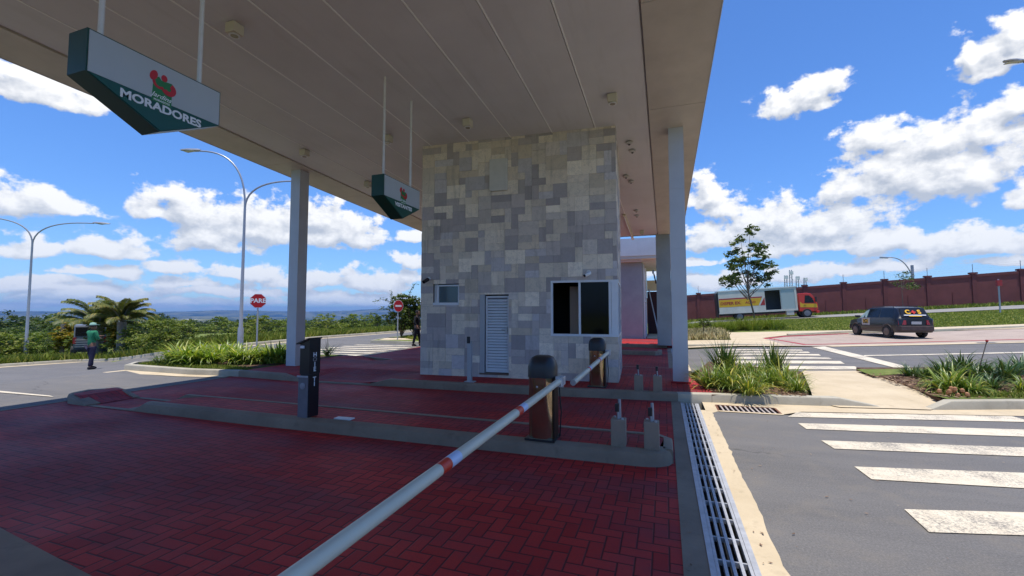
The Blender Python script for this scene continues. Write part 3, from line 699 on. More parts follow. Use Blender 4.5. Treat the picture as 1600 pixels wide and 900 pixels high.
# ------------------------------------------------------------------ canopy
def zc(y): return 5.96-.042*y
XL,XLi,XRi,XR=-10.2,-9.15,-.235,.79; Y0,Y1=-6.,20.45
can=empty('canopy',(-4.7,7.2,0),'huge flat white canopy on square columns over the red paved gate lanes','canopy')
def slab(m,x0,x1,y0,y1,dz0,dz1):
    m.add([(x,y,zc(y)+d) for d in(dz0,dz1) for x,y in((x0,y0),(x1,y0),(x1,y1),(x0,y1))],[(0,1,2,3),(4,7,6,5),(0,4,5,1),(1,5,6,2),(2,6,7,3),(3,7,4,0)])
jx=[XLi,-8.2,-7.2,-6.2,-5.2,-4.24,-3.235,-2.28,-1.34,XRi]
m=MB()
for a,b in zip(jx[:-1],jx[1:]): slab(m,a+.010,b-.018,Y0+.9,Y1-.02,0,.03)
m.build('soffit',M['soffit'],can)
m=MB()
for a in jx[1:-1]: slab(m,a-.004,a+.018,Y0+.9,Y1-.03,-.010,.012)
m.build('joint_strips',M['joint'],can)
m=MB()
for xa,xb in ((XL,XLi-.012),(XRi+.012,XR)):
    y=Y0
    while y<Y1:
        y2=min(y+2.95,Y1); slab(m,xa,xb,y+.006,y2-.006,-.03,.05); y=y2
slab(m,XLi-.002,XRi+.002,Y0,Y0+.88,-.03,.05)
m.build('border_panels',M['border'],can)
m=MB(); slab(m,XL+.01,XR-.01,Y0+.01,Y1-.01,.055,.55); m.build('roof_slab',M['white'],can)
m=MB()
for x in (XL-.012,XR): slab(m,x,x+.012,Y0,Y1,-.04,.6)
slab(m,XL,XR,Y0-.012,Y0,-.04,.6); slab(m,XL,XR,Y1,Y1+.012,-.04,.6)
m.build('fascia',M['acm'],can)
def column(x0,x1,y0,y1,z0=ZI):
    m=MB(); top=zc((y0+y1)/2)-.02; zs=[z0,z0+1.62,z0+2.78,z0+4.05,top]
    for a,b in zip(zs[:-1],zs[1:]): m.bx(x0,x1,y0,y1,a+.004,b-.004)
    m.bx(x0+.008,x1-.008,y0+.008,y1-.008,z0,top+.05)
    m.build('column',M['acm'],can)
column(.14,.44,9.68,9.98); column(-9.74,-9.42,9.22,9.54)
column(-9.7,-9.4,20.0,20.3,.15)
column(-9.7,-9.4,-3.3,-3.0,0); column(.32,.62,-3.6,-3.3,0)
MB().bx(.10,.48,9.64,10.02,ZI,ZI+.03).build('column_base',M['redpaint'],can)
m=MB().bx(-.32,.28,20.42,20.9,.14,zc(20.6)+.5); m.build('end_pier',M['greywall'],can)

# ------------------------------------------------------------------ guard house with stone facing
GA=Vector((-5.42,8.99,ZI)); GB=Vector((-.92,9.28,ZI)); GW=(GB-GA).length; gang=math.atan2(GB.y-GA.y,GB.x-GA.x)
gh=empty('guard_house',GA,'square gatehouse tower clad in patchwork grey and beige stone tiles','gatehouse',rz=gang)
GD=2.38; HT=5.60
gm=chain(gh)
def GL(x,y,z): return gm@Vector((x,y,z))
PAL=[(.94*(q[0]/.47)**1.1,.82*(q[1]/.45)**1.2,.655*(q[2]/.405)**1.2) for q in [(.44,.42,.37),(.36,.355,.34),(.30,.30,.30),(.235,.24,.25),(.40,.385,.345),(.33,.34,.36),(.47,.45,.40),(.27,.27,.275),(.38,.36,.31)]]
def subtract(rects,h):
    out=[]
    for a in rects:
        x0,z0,x1,z1=a; hx0,hz0,hx1,hz1=h
        if hx0>=x1 or hx1<=x0 or hz0>=z1 or hz1<=z0: out.append(a); continue
        if z0<hz0: out.append((x0,z0,x1,hz0))
        if z1>hz1: out.append((x0,hz1,x1,z1))
        a0,a1=max(z0,hz0),min(z1,hz1)
        if x0<hx0: out.append((x0,a0,hx0,a1))
        if x1>hx1: out.append((hx1,a0,x1,a1))
    return out
def tiled(width,height,holes,place,m,u=.158,x0=0.):
    nx=int(math.ceil(width/u)); nz=int(math.ceil(height/u)); occ=[[False]*nx for _ in range(nz)]
    for j in range(nz):
        for i in range(nx):
            if occ[j][i]: continue
            opts=[(2,2)]*5+[(1,2)]*2+[(2,1)]*8+[(3,2)]*1+[(3,1)]*2+[(1,1)]*1
            random.shuffle(opts); opts.append((1,1))
            for (a,b) in opts:
                if i+a<=nx and j+b<=nz and all(not occ[j+q][i+p] for q in range(b) for p in range(a)): break
            for q in range(b):
                for p in range(a): occ[j+q][i+p]=True
            r=[(i*u,j*u,min(width,(i+a)*u),min(height,(j+b)*u))]
            for h in holes: r=subtract(r,h)
            c=random.choice(PAL); k=random.uniform(.86,1.12); c=[q*k for q in c]; pr=random.uniform(.002,.014)
            for (xa,za,xb,zb) in r:
                if xb-xa<.004 or zb-za<.004: continue
                e=.0012; vs=[place(x,d,z) for d in (pr,-.03) for x,z in ((xa+e,za+e),(xb-e,za+e),(xb-e,zb-e),(xa+e,zb-e))]
                m.add(vs,[(0,1,2,3),(0,4,5,1),(1,5,6,2),(2,6,7,3),(3,7,4,0)],tint=c)
WX0,WX1,WZ0,WZ1=3.10,GW,.97,2.13       # corner window
DX0,DX1,DZ0,DZ1=1.47,2.15,.08,1.85
LX0,LX1,LZ0,LZ1=.31,.96,1.64,2.11
WS=1.62                                 # corner window depth on the side wall
m=MB()
tiled(GW,HT,[(WX0,WZ0,WX1+1,WZ1),(DX0,DZ0,DX1,DZ1),(LX0,LZ0,LX1,LZ1)],lambda x,d,z:GL(x,-d,z),m)
tiled(GD,HT,[(-1,WZ0,WS,WZ1)],lambda x,d,z:GL(GW+d,x,z),m)
tiled(GD,HT,[],lambda x,d,z:GL(-d,GD-x,z),m)
tiled(GW,HT,[],lambda x,d,z:GL(GW-x,GD+d,z),m)
m.build('stone_tiles',M['stone'],gh)
m=MB(); t=.14
def gbox(m,x0,x1,y0,y1,z0,z1): 
    m.add([GL(x,y,z) for x in(x0,x1) for y in(y0,y1) for z in(z0,z1)],[(0,1,3,2),(4,6,7,5),(0,4,5,1),(2,3,7,6),(0,2,6,4),(1,5,7,3)])
i=.012
gbox(m,i,LX0,i,t,0,HT-.02); gbox(m,LX0,LX1,i,t,0,LZ0); gbox(m,LX0,LX1,i,t,LZ1,HT-.02); gbox(m,LX1,DX0,i,t,0,HT-.02)
gbox(m,DX0,DX1,i,t,0,DZ0); gbox(m,DX0,DX1,i,t,DZ1,HT-.02); gbox(m,DX1,WX0,i,t,0,HT-.02)
gbox(m,WX0,GW-i,i,t,0,WZ0); gbox(m,WX0,GW-i,i,t,WZ1,HT-.02)
gbox(m,GW-t,GW-i,t,WS,0,WZ0); gbox(m,GW-t,GW-i,t,WS,WZ1,HT-.02); gbox(m,GW-t,GW-i,WS,GD-i,0,HT-.02)
gbox(m,i,t,t,GD-t,0,HT-.02); gbox(m,i,GW-t,GD-t,GD-i,0,HT-.02)
m.build('wall_core',M['room'],gh)
m=MB(); gbox(m,t,GW-t,t,GD-t,2.5,2.55); gbox(m,t,GW-t,t,GD-t,.0,.02); gbox(m,2.5,2.54,t,GD-t,.02,2.5); m.build('inner_lining',M['room'],gh)
m=MB(); gbox(m,3.40,3.66,.80,.84,.05,2.05); m.build('inner_door',mat('inner_door_tan',(.75,.55,.42),.6),gh)
# door frame + louvre door
m=MB(); gbox(m,DX0,DX0+.11,.0,.10,DZ0,DZ1)
dfr=m.build('door_jamb',M['postg'],gh)
dr=MB(); d0=DX0+.13
gbox(dr,d0,d0+.035,.045,.085,DZ0+.03,DZ1-.03); gbox(dr,DX1-.04,DX1-.005,.045,.085,DZ0+.03,DZ1-.03)
gbox(dr,d0+.035,DX1-.04,.05,.085,DZ1-.07,DZ1-.03); gbox(dr,d0+.035,DX1-.04,.05,.085,DZ0+.03,DZ0+.07)
MBK=MB(); gbox(MBK,d0+.02,DX1-.02,.086,.09,DZ0+.05,DZ1-.05)
z=DZ0+.09
while z<DZ1-.10:
    dr.add([GL(x,y,zz) for x in(d0+.035,DX1-.04) for (y,zz) in((.030,z-.010),(.036,z-.018),(.078,z+.026),(.072,z+.036))],[(0,1,2,3),(4,7,6,5),(0,4,5,1),(1,5,6,2),(2,6,7,3),(3,7,4,0)]); z+=.064
dr.build('louvre_door',M['frame'],gh); MBK.build('louvre_backing',M['greyp'],gh)
m=MB(); gbox(m,DX1-.07,DX1-.045,-.012,.04,.98,1.12); gbox(m,DX1-.16,DX1-.045,-.02,-.008,1.06,1.08); m.build('door_handle',M['steel'],gh)
m=MB(); gbox(m,DX0,DX1,-.02,.04,DZ0-.02,DZ0+.015); m.build('door_sill',mat('brown_sill',(.16,.11,.08),.8),gh)
# left window
m=MB(); a=.035
gbox(m,LX0,LX1,-.018,.06,LZ0-.02,LZ0+a); gbox(m,LX0+.10,LX1,.03,.08,LZ1-a-.02,LZ1-.02); gbox(m,LX0+.09,LX0+.09+a,.03,.08,LZ0+a,LZ1-.02); gbox(m,LX1-a,LX1,.02,.08,LZ0+a,LZ1-.02)
gbox(m,LX0,LX0+.09,.06,.09,LZ0+a,LZ1)
f=m.build('window_frame',M['frame'],gh); f['label']='small side window frame'
m=MB(); gbox(m,LX0+.12,LX1-a,.055,.06,LZ0+a,LZ1-a-.02); m.build('pane',mat('blue_grey_glass',(.035,.07,.085),.08,spec=.7),f)
# corner window
m=MB(); a=.045
gbox(m,WX0,GW+.02,-.03,.07,WZ0-.03,WZ0+.02); gbox(m,WX0,GW+.02,-.015,.06,WZ1-.04,WZ1+.003)
for x in (WX0,3.70): gbox(m,x,x+a,-.01,.05,WZ0+.02,WZ1-.04)
gbox(m,GW-.18,GW-.13,-.01,.05,WZ0+.02,WZ1-.04); gbox(m,GW-.125,GW+.012,-.018,.11,WZ0+.02,WZ1-.04)
gbox(m,GW-.10,GW+.02,.11,WS,WZ0-.03,WZ0+.02); gbox(m,GW-.06,GW+.012,.11,WS,WZ1-.04,WZ1+.003)
for y in (.78,WS-a): gbox(m,GW-.05,GW+.01,y,y+a,WZ0+.02,WZ1-.04)
f=m.build('corner_window_frame',M['frame'],gh)
m=MB(); gbox(m,3.745,GW-.18,.02,.026,WZ0+.02,WZ1-.04); gbox(m,GW-.03,GW-.024,.11,WS-a,WZ0+.02,WZ1-.04); m.build('pane',M['glass'],f)
gl=mat('clear_dark_glass',(.02,.02,.02),.05,spec=.6); gl.node_tree.nodes['Principled BSDF'].inputs['Alpha'].default_value=.45
m=MB(); gbox(m,3.74,4.2,.034,.038,WZ0+.02,WZ1-.04); m.build('slid_open_pane',gl,f)
m=MB(); gbox(m,1.71,2.13,-.07,-.012,4.20,4.93); b_=m.build('access_panel',mat('beige_panel',(.62,.60,.54),.6,var=.05),gh,bevel=.006)
# cameras on the wall
def wallcam(lx,lz,label,flip):
    p=GL(lx,-.02,lz); r=empty('security_camera',p,label,'camera','small cameras on the stone gatehouse')
    q=GL(lx,-.16,lz-.05)
    MB().lathe(p,[(.045,-.02),(.045,.02),(.02,.03)],12,'Y').build('bracket',M['white'],r,smooth=True)
    d=Vector((-.8 if flip else -.3,-.9,-.5)).normalized()
    MB().tube([q-d*.06,q+d*.10],.042,12).build('housing',M['white'] if flip else M['black'],r,smooth=True)
    MB().tube([q+d*.10,q+d*.106],.032,12).build('lens',M['glass'],r)
    MB().tube([p,q],.014,8).build('stalk',M['white'] if flip else M['black'],r)
wallcam(.21,2.24,'small black camera on the stone wall above the little left window',False)
wallcam(3.92,2.30,'white bullet camera on the stone wall above the big corner window',True)

# ------------------------------------------------------------------ office beyond
of=empty('gate_office',(-3.5,26,ZI),'low grey office block with white roof fascia behind the gatehouse','building')
m=MB(); m.bx(-7,-1.12,25,25.2,.14,4.36); m.bx(-1.30,-1.12,25.2,31,.14,4.36); m.build('wall',M['greywall'],of)
m=MB(); m.bx(-7,1.0,24.4,32,4.50,4.66); m.build('roof_slab',mat('fascia_cream',(.62,.58,.48),.7),of)
m=MB(); x=-7.
while x<1.: m.bx(x+.004,min(x+.95,1.)-.004,24.36,24.398,4.66,5.62); x+=.95
m.bx(-7,1.0,24.398,32,4.66,5.6); m.build('roof_fascia',M['acm'],of)
m=MB(); m.bx(-1.12,1.0,25,31,4.38,4.50); m.bx(-7,-1.12,24.6,25,4.38,4.50); m.build('soffit',M['soffit'],of)
m=MB(); m.bx(-1.10,-1.02,25.4,25.46,.14,4.3); m.bx(-1.10,-1.02,27.6,27.66,.14,4.3); m.bx(-1.10,-1.02,25.46,27.6,2.2,2.26); f=m.build('door_frame',M['frame'],of)
m=MB(); m.bx(-1.09,-1.07,25.5,27.6,.2,2.2); m.bx(-1.09,-1.07,25.5,27.6,2.26,4.3); m.build('pane',mat('lit_doorway_tone',(.45,.46,.46),.15),f)  # opaque pale panes: brightness of the lit doorway put into their colour
m=MB(); m.bx(-1.1,1.0,31,31.2,.14,3.0); m.build('end_wall',mat('dark_maroon',(.05,.015,.015),.8),of)
m=MB(); m.bx(-1.1,1.,30.8,31,3.05,3.75); m.build('signboard',mat('cream_board',(.75,.60,.36),.6),of)
r=empty('leaning_ladder',(-.5,28,.15),'pale ladder leaning in the dark passage beside the office','ladder')
m=MB(); 
for dy in (0,.35):
    m.tube([(-.35,28+dy,.16),(-.95,29.5+dy,3.1)],.035,6)
m.build('rails',M['postg'],r)
m=MB()
for i in range(1,9):
    p=Vector((-.35,28,.16)).lerp(Vector((-.95,29.5,3.1)),i/9); m.tube([p,p+Vector((0,.35,0))],.018,6)
m.build('rungs',M['postg'],r)
r=empty('slanted_fitting',(-.33,20.35,3.2),'dark slanted bracket fitting on the left side of the grey end pier','lamp')  # dark slanted fitting: short arm with a flat head
MB().tube([(-.34,20.5,2.9),(-.42,20.2,3.3)],.03,8).build('arm',M['black'],r)
MB().box((-.45,20.12,3.38),(.07,.28,.04),(.5,0,0)).build('head',M['black'],r)
patch('lit_floor_patch',[(-1.0,25.5),(-.05,25.5),(-.05,31),(-1.0,31)],.152,M['conc'],zf=lambda x,y:0,step=20)  # pale sheet stands for the sunlit floor of the passage

# ------------------------------------------------------------------ ceiling fittings
def ceil(px,py):
    d=ray(px,py); t=(5.96-CH)/(d.z+.042*d.y); return CP+d*t
def spot(px,py,label):
    p=ceil(px,py); r=empty('ceiling_spotlight',p,label,'ceiling light','boxy spotlights under the canopy')
    MB().box((p.x,p.y,p.z-.08),(.17,.17,.15)).build('housing',mat('cream_lamp_box',(.62,.56,.44),.6),r,bevel=.012)
    MB().lathe((p.x,p.y,p.z-.157),[(.06,.0),(.075,-.012),(.075,-.02)],14).build('rim',M['white'],r,smooth=True)
    MB().lathe((p.x,p.y,p.z-.168),[(.05,-.012),(.055,0.)],14).build('lens',mat('lamp_glass',(.35,.3,.22),.2),r)
for a in ((367,38,'cream ceiling spotlight nearest the camera, right of the MORADORES sign'),
          (476,234,'ceiling spotlight above the left white column'),
          (606,212,'ceiling spotlight behind the left rod of the VISITANTES sign'),
          (575,284,'ceiling spotlight just left of the VISITANTES sign box'),
          (731,187,'ceiling spotlight in front of the stone wall, middle of the ceiling'),
          (957,148,'ceiling spotlight above the right front corner of the stone tower'),
          (1003,360,'ceiling spotlight at the far end of the canopy, before the white fascia')): spot(*a)
def sprink(px,py,label):
    p=ceil(px,py); r=empty('smoke_detector',p,label,'detector','small round fittings on the far ceiling')
    MB().lathe((p.x,p.y,p.z-.07),[(.04,0),(.08,.02),(.08,.05),(.05,.07)],14).build('body',mat('grey_fitting',(.50,.46,.42),.6),r,smooth=True)
    MB().lathe((p.x,p.y,p.z-.09),[(.02,0),(.03,.02)],10).build('tip',M['black'],r)
for a in ((983,221,'first round ceiling fitting beside the stone tower edge'),(988,234,'second round ceiling fitting beside the stone tower edge'),
          (978,274,'round ceiling fitting halfway back beside the stone tower'),(986,282,'small round fitting halfway back, right of its twin'),
          (994,328,'round ceiling fitting next to the fluorescent batten'),(995,336,'small fitting below the round one near the batten')): sprink(*a)
a,b=ceil(975,334),ceil(989,372)
r=empty('tube_light',(a+b)/2,'long pale fluorescent batten on the far ceiling','ceiling light')
d=(b-a); MB().box((a+b)/2-Vector((0,0,.05)),(.10,d.length,.06),Matrix.Rotation(-math.atan2(d.x,d.y),3,'Z')@Matrix.Rotation(-.042,3,'X')).build('housing',mat('batten_cream',(.7,.62,.45),.5),r)
MB().tube([a+d*.04-Vector((0,0,.10)),b-d*.04-Vector((0,0,.10))],.018,8).build('tube',M['text'],r)

# ------------------------------------------------------------------ hanging signs
def sign(yc,word,label,tsize):
    hw=.565; zt=3.93; zb=3.57; zp_=3.28; x0=-4.66; x1=-4.40
    r=empty('hanging_sign',(-4.53,yc,zb),label,'hanging sign','green and white lane signs under the canopy')
    poly=[(-hw,zt),(hw,zt),(hw,zb),(.0,zp_),(-hw,zb)]
    MB().prism(poly,lambda p:(x0,yc+p[0],p[1]),lambda p:(x1-.012,yc+p[0],p[1])).build('box',M['sgreen2'],r)
    e=.012
    MB().prism([(-hw+e,zt-e),(hw-e,zt-e),(hw-e,zb+.0),(-hw+e,zb+.0)],lambda p:(x1-.012,yc+p[0],p[1]),lambda p:(x1-.004,yc+p[0],p[1])).build('white_face',M['swhite'],r)
    MB().prism([(-hw+e,zb-.002),(hw-e,zb-.002),(0,zp_+e)],lambda p:(x1-.012,yc+p[0],p[1]),lambda p:(x1-.004,yc+p[0],p[1])).build('green_face',M['sgreen'],r)
    MB().prism([(-hw+e,zt-e),(hw-e,zt-e),(hw-e,zb+.0),(-hw+e,zb+.0)],lambda p:(x0-.008,yc+p[0],p[1]),lambda p:(x0,yc+p[0],p[1])).build('white_face',M['swhite'],r)
    for dy in (-.42,.42):
        MB().tube([(-4.53,yc+dy,zt-.02),(-4.53,yc+dy,zc(yc+dy))],.021,10).build('rod',M['white'],r,smooth=True)
    xf=x1-.003
    text_obj('lettering',word,tsize,(xf,yc+.02,zb-.072),(0,1,0),(0,0,1),M['text'],r,bold=.0035,extrude=.002,sx=1.12)
    # emblem: green block with red petals
    def blob(c,ry,rz,rot,n=20): 
        return [(c[0]+ry*math.cos(t)*math.cos(rot)-rz*math.sin(t)*math.sin(rot),c[1]+ry*math.cos(t)*math.sin(rot)+rz*math.sin(t)*math.cos(rot)) for t in [2*PI*k/n for k in range(n)]]
    def plate(nm,poly,mt,k): MB().prism(poly,lambda p:(x1-.004,yc+p[0],p[1]),lambda p:(x1-.003+.0012*k,yc+p[0],p[1])).build(nm,mt,r)
    cy=.0; cz=zb+.12
    plate('emblem_block',[(cy-.075,cz+.075),(cy-.03,cz+.10),(cy-.01,cz+.075),(cy+.085,cz+.085),(cy+.085,cz-.145),(cy-.085,cz-.145)],M['lgreen'],1)
    plate('emblem_petal',blob((cy-.075,cz+.095),.030,.050,-.35),M['lred'],2)
    plate('emblem_petal',blob((cy+.015,cz+.105),.026,.032,0),M['lred'],2)
    arc=[(cy-.085+.10*0,cz+.02)]
    def ring(c,r0,r1,a0,a1,n=12): return [(c[0]+r1*math.cos(a0+(a1-a0)*k/n),c[1]+r1*math.sin(a0+(a1-a0)*k/n)) for k in range(n+1)]+[(c[0]+r0*math.cos(a0+(a1-a0)*k/n),c[1]+r0*math.sin(a0+(a1-a0)*k/n)) for k in range(n,-1,-1)]
    plate('emblem_petal',ring((cy-.025,cz+.045),.035,.058,PI*.95,PI*1.75),M['lred'],2)
    plate('emblem_petal',ring((cy+.055,cz+.02),.022,.066,-PI*.85,PI*.35),M['lred'],3)
    text_obj('emblem_script','Jardins',.062,(xf+.001,yc+cy-.005,cz-.082),(0,1,-.05),(0,.05,1),M['text'],r,bold=.0006,extrude=.0015,shear=.4)
    text_obj('emblem_caption','MARAGOGI',.026,(xf+.001,yc+cy,cz-.125),(0,1,0),(0,0,1),M['text'],r,bold=.0004,extrude=.0015)
    return r
sign(2.66,'MORADORES','green and white hanging lane sign reading MORADORES',.104)
sign(6.65,'VISITANTES','green and white hanging lane sign reading VISITANTES',.092)

# ------------------------------------------------------------------ barriers
def barrier(x,y,y_end,z_end,label,az):
    r=empty('barrier_gate',(x,y,ZI),label,'barrier gate','parking barriers on the islands',rz=0)
    w=.155
    def rr(hx,hy,rad,n=5):
        out=[]
        for cx,cy,a0 in ((hx-rad,hy-rad,0),(-hx+rad,hy-rad,PI/2),(-hx+rad,-hy+rad,PI),(hx-rad,-hy+rad,1.5*PI)):
            for k in range(n+1): a=a0+PI/2*k/n; out.append((cx+rad*math.cos(a),cy+rad*math.sin(a)))
        return out
    def loft(m,levels):
        vs=[];n=None
        for (z,hx,hy,rad,dx) in levels:
            p=rr(hx,hy,rad); n=len(p); vs+=[(x+dx+a,y+b,z) for a,b in p]
        fs=[(i*n+k,i*n+(k+1)%n,(i+1)*n+(k+1)%n,(i+1)*n+k) for i in range(len(levels)-1) for k in range(n)]
        fs+=[tuple(range(n-1,-1,-1)),tuple((len(levels)-1)*n+k for k in range(n))]
        m.add(vs,fs)
    m=MB(); loft(m,[(ZI,w,w*.95,.11,0),(ZI+.70,w,w*.95,.11,0)]); m.build('housing',M['gold'],r,smooth=True)
    m=MB(); loft(m,[(ZI+.70,w+.008,w+.004,.11,0),(ZI+.82,w+.008,w+.004,.11,0),(ZI+.885,w-.008,w-.012,.10,.0),(ZI+.925,w-.035,w-.04,.08,0),(ZI+.945,w-.075,w-.075,.05,0)])
    m.build('cap',M['black'],r,smooth=True)
    m=MB().bx(x+w-.012,x+w+.006,y-w*.6,y+w*.6,ZI+.02,ZI+.69); m.build('side_door',mat('dark_seam',(.05,.03,.02),.4,metal=.6),r)
    MB().bx(x-w-.02,x+w+.02,y-w-.01,y+w+.01,ZI-.004,ZI+.018).build('base_plate',M['black'],r)
    MB().lathe((x-.03,y-w*.95,ZI+.60),[(.012,.002),(.012,-.006),(.006,-.008)],12,'Y').build('lock',M['steel'],r)
    MB().tube([(x+w+.03,y+.06,ZI+.02),(x+w+.05,y+.05,ZI+.3),(x+w+.03,y+.03,ZI+.62)],.008,6).build('cable',M['black'],r)
    ax=x+w+.06; az_=ZI+.66
    m=MB(); m.lathe((x+w,y,az_),[(.05,0),(.05,.05),(.035,.05),(.035,.10)],16,'X'); m.build('hub',M['steel'],r,smooth=True)
    m=MB(); m.box((ax,y-.02,az_),(.07,.22,.10)); m.bx(ax-.045,ax+.045,y-.09,y-.07,az_-.06,az_+.06); m.build('arm_clamp',M['steel'],r,bevel=.006)
    p0=Vector((ax,y-.04,az_+.01)); p1=Vector((ax-.055,y_end,z_end))
    MB().tube([p0,p1],.035,18).build('arm',M['arm'],r,smooth=True)
    MB().tube([p1,p1+(p1-p0).normalized()*.012],.037,18).build('arm_end_cap',M['steel'],r,smooth=True)
    d=p1-p0; L=d.length
    for k,(t0,t1) in enumerate(((.345,.372),(.655,.680))):
        MB().tube([p0+d*t0,p0+d*t1],.0358,18,cap=False).build('red_sticker',M['redst'],r,smooth=True)
        MB().tube([p0+d*(t0-.030),p0+d*(t0-.001)],.0358,18,cap=False).build('blue_sticker',M['bluest'],r,smooth=True)
    return r
barrier(-1.36,4.98,.85,.70,'near barrier with bronze post and long white arm crossing the first lane',0)
barrier(-1.27,8.72,5.52,.71,'far barrier with bronze post against the stone gatehouse, arm over the second lane',0)

# ------------------------------------------------------------------ sensor posts on concrete blocks
def spost(x,y,label,two=False,hgt=.50,tall=False):
    r=empty('sensor_post',(x,y,ZI),label,'sensor post','concrete blocks with sensor rods')
    MB().box((x,y,ZI+.14),(.155,.155,.29)).build('concrete_block',M['blockc'],r,bevel=.008)
    MB().tube([(x,y-.02,ZI+.28),(x-.01,y-.02,ZI+hgt-.06)],.012,8).build('rod',M['lampgrey'],r,smooth=True)
    MB().box((x-.012,y-.02,ZI+hgt-.085),(.045,.05,.085)).build('sensor_head',M['black'],r,bevel=.006)
    if two: MB().tube([(x+.012,y+.02,ZI+.28),(x+.008,y+.02,ZI+hgt+.0)],.017,10).build('conduit',M['lampgrey'],r,smooth=True)
    m=MB()
    for a in (-1,1): m.lathe((x+.045*a,y-.045*a,ZI+.285),[(.013,0),(.013,.014)],6)
    m.build('bolts',M['steel'],r)
spost(-.50,4.98,'left sensor block on the near island, rod and pipe on top',True,.49); spost(-.155,4.98,'right sensor block at the near island end beside the drain',True,.47)
spost(-.48,8.50,'left far sensor block in front of the white column',False,.52); spost(-.145,8.52,'right far sensor block in front of the white column',False,.50)
r=empty('intercom_post',(-3.87,8.4,ZI),'slim grey post with small black reader before the stone wall','post')
MB().bx(-3.925,-3.835,8.36,8.44,ZI,ZI+.84).build('post',M['postg'],r,bevel=.01)
MB().bx(-3.925,-3.855,8.335,8.36,ZI+.80,ZI+.94).build('reader',M['black'],r,bevel=.01)
MB().bx(-3.98,-3.76,8.33,8.47,ZI-.002,ZI+.012).build('base_plate',M['postg'],r)

# totem kiosk
tx,ty=-4.66,4.93; r=empty('access_totem',(tx,ty,ZI),'black access totem with vertical white HOJE TI lettering on the near island','kiosk')
MB().bx(-4.82,-4.66,4.815,5.0,ZI,.74).build('body',M['blackm'],r,bevel=.005)
MB().prism([(-4.82,.74),(-4.655,.74),(-4.655,1.225),(-4.82,1.165)],lambda p:(p[0],4.80,p[1]),lambda p:(p[0],5.01,p[1])).build('head',M['blackm'],r,bevel=.004)
MB().prism([(-4.865,1.150),(-4.65,1.228),(-4.65,1.246),(-4.865,1.168)],lambda p:(p[0],4.77,p[1]),lambda p:(p[0],5.03,p[1])).build('roof_plate',M['black'],r)
MB().bx(-4.83,-4.672,4.792,4.814,ZI,.70).build('front_panel',M['greyp'],r,bevel=.004)
MB().lathe((-4.75,4.791,.58),[(.045,0),(.045,-.006),(.032,-.009)],20,'Y').build('card_reader',mat('reader_grey',(.30,.30,.33),.4),r,smooth=True)
MB().bx(-4.80,-4.74,4.782,4.80,1.10,1.135).build('lamp',M['text'],r)
MB().bx(-4.84,-4.665,4.775,4.80,.70,.722).build('ledge',mat('ledge_grey',(.4,.41,.44),.4),r)
for k,ch in enumerate('HOJE TI'):
    if ch!=' ': text_obj('letter',ch,.082,(-4.654,4.905,1.005-.068*k),(0,1,0),(0,0,1),M['text'] if ch!='O' else mat('faded_letter',(.25,.25,.26),.6),r,bold=.0025,extrude=.001,sx=1.15)
tag(MB().box((-4.15,4.93,ZI+.006),(.26,.10,.018),(0,0,.05)).build('junction_cover',M['white'],bevel=.003),'small white junction cover lying on the island by the black totem','cover plate')

# ------------------------------------------------------------------ road signs
def road_sign(px,base,cy_,word,label,kind,size,face=None):
    b=G(px,base); top=PD(px,cy_,(b-CP).dot(FW)); z=top.z
    r=empty('road_sign',(b.x,b.y,b.z),label,'road sign')
    f=Vector((CP.x-b.x,CP.y-b.y,0)).normalized()
    if face: f=(Matrix.Rotation(face,3,'Z')@f)
    xd=Vector((-f.y,f.x,0)); u=Vector((0,0,1)); c=Vector((b.x,b.y,z))
    MB().tube([(b.x,b.y,b.z-.1),(b.x,b.y,z+size*.3)],.035,8).build('post',M['postg'],r,smooth=True)
    n=8 if kind=='oct' else 28; rot=PI/8 if kind=='oct' else 0
    def disc(nm,rad,d0,d1,mt): 
        poly=[(rad*math.cos(rot+2*PI*k/n),rad*math.sin(rot+2*PI*k/n)) for k in range(n)]
        MB().prism(poly,lambda p:c+xd*p[0]+u*p[1]+f*d0,lambda p:c+xd*p[0]+u*p[1]+f*d1).build(nm,mt,r)
    disc('plate_back',size,.035,.04,M['postg'] if False else M['text']); disc('plate',size*.94,.0405,.044,M['stopred'])
    if word: text_obj('lettering',word,size*.78,c+f*.045,xd,u,M['text'],r,bold=size*.022,extrude=.002)
    else: MB().prism([(-size*.62,-size*.15),(size*.62,-size*.15),(size*.62,size*.15),(-size*.62,size*.15)],lambda p:c+xd*p[0]+u*p[1]+f*.044,lambda p:c+xd*p[0]+u*p[1]+f*.048).build('white_bar',M['text'],r)
road_sign(401,541,470,'PARE','red octagonal stop sign reading PARE beside the left lamp post','oct',.36)
road_sign(621,535,478,None,'round red no entry sign with white bar near the gatehouse left edge','disc',.32,face=R(38))

